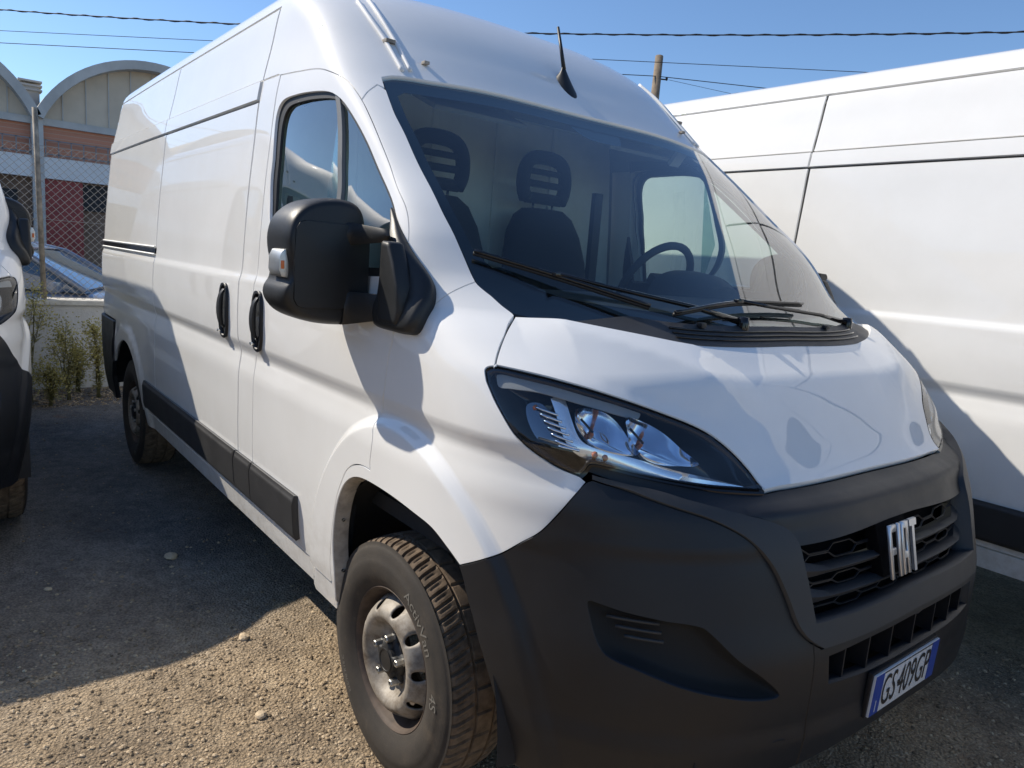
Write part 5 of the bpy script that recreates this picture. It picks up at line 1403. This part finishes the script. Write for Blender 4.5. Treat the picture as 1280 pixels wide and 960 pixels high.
R = [[Vector((x, y, z)) for x, z in ((-1.3, 1.42), (-.9, 1.465), (-.2, 1.455), (.1, 1.40))] for y in (-.56, -.3, 0, .3, .56)]
MB().loft(R, False, False).build('roof_panel', 'car_paint', car, smooth=True)
MB().tube([(.70, -.5, 1.04), (.80, .1, .995)], .012, 6).build('wiper', 'gloss_black', car)

# ================================================================ overhead wires and pole
simple('cable', (.03, .03, .032), .7); simple('wood_pole', (.20, .155, .11), .9, var=.35, vscale=6)
def sagline(a, b, sag, n=24):
    a = Vector(a); b = Vector(b); return [a.lerp(b, i/n)-Vector((0, 0, sag*4*(i/n)*(1-i/n))) for i in range(n+1)]
def wire(a, b, r, label, sag=.0, twist=0):
    m = MB(); pts = sagline(a, b, sag, 60)
    m.tube(pts, r, 5)
    if twist:
        A = Vector(a); n = int((Vector(b)-A).length/.12); d = (Vector(b)-A).normalized(); u = d.orthogonal().normalized(); w = d.cross(u)
        P_ = sagline(a, b, sag, n); m.tube([p+(u*math.cos(i*.9)+w*math.sin(i*.9))*r*1.5 for i, p in enumerate(P_)], r*.8, 4)
    tag(m.build('overhead_cable', 'cable', None, smooth=True), label, 'cable')
P1 = [Vector((-23.01+18.40*t, -.33+16.27*t, 7-1.08*t*(1-t))) for t in [-1.1+i*.03 for i in range(90)]]
m = MB().tube(P1, .015, 5); d = (P1[1]-P1[0]).normalized(); u_ = d.orthogonal().normalized(); w_ = d.cross(u_)
P1f = cr(P1, .12); m.tube([p+(u_*math.cos(i*.9)+w_*math.sin(i*.9))*.02 for i, p in enumerate(P1f)], .011, 4)
tag(m.build('overhead_cable', 'cable', None, smooth=True), 'thick twisted overhead cable crossing the whole sky, topmost of all', 'cable')
# 'thick twisted overhead cable crossing the whole sky, topmost of all', 0, 1)
wire((-67, -41.7, 7), (8.0, 33.5, 7), .009, 'thin overhead cable, second from the top at the upper left')
wire((-66, -39.0, 7), (-13.5, 14.75, 7.15), .012, 'overhead cable, third from the top at the upper left, running to the wooden pole')
pole = empty('utility_pole', (-13.0, 14.1, 0)); tag(pole, 'leaning wooden utility pole rising above the right-hand vans', 'pole')
MB().tube([(.0, 0, 0), (-.2, .3, 3.5), (-.62, .80, 7.75)], [.17, .15, .115], 14).build('pole_shaft', 'wood_pole', pole, smooth=True)
MB().tube([(-.56, .70, 7.1), (-.40, .95, 7.1)], .02, 8).build('bracket', 'cable', pole)
MB().lathe([(.001, -.05), (.035, -.03), (.035, .03), (.02, .06), (.001, .06)], 10, 'z', (-.40, .97, 7.12)).build('insulator', 'cable', pole, smooth=True)
wire((-13.5, 14.75, 7.15), (-1.5, 32.0, 6.9), .012, 'overhead cable running right from the wooden pole')
wire((-13.35, 15.1, 7.1), (-6.5, 31.5, 6.2), .006, 'thin wire sloping down to the right from the pole insulator')

# ================================================================ what the paint and glass mirror: sheds across the yard
simple('shed_wall', (.36, .34, .30), .9, var=.12, vscale=.5); simple('shed_roof', (.30, .27, .24), .9, var=.15, vscale=.5)
shed = empty('long_shed', (-6, -17, 0)); tag(shed, 'long pale shed with a pitched roof, mirrored in the side of the middle van', 'building')
MB().box((0, 0, 1.9), (30, 6, 3.8)).build('shed_wall', 'shed_wall', shed)
MB().prism([(-3.5, 3.7), (3.5, 3.7), (0, 5.6)], -15.4, 15.4, lambda u, v, w: (w, u, v)).build('shed_roof', 'shed_roof', shed)
for k in range(6): MB().box((-12+k*4.8, 3.02, 1.4), (1.6, .08, 2.2)).build('shed_door', 'dark_opening', shed)
pl2 = empty('utility_pole', (-9.0, -12.2, 0)); tag(pl2, 'wooden utility pole with a crossarm, mirrored in the door window', 'pole')
MB().tube([(0, 0, 0), (0, 0, 8.4)], [.16, .11], 12).build('pole_shaft', 'wood_pole', pl2, smooth=True)
MB().box((0, 0, 7.9), (.1, 1.6, .12)).build('crossarm', 'wood_pole', pl2); MB().box((0, 0, 7.3), (.1, 1.1, .1)).build('crossarm', 'wood_pole', pl2)
wire((-9.0, -12.2, 7.95), (14, -13.4, 7.6), .012, 'overhead cable mirrored in the door window', .5)
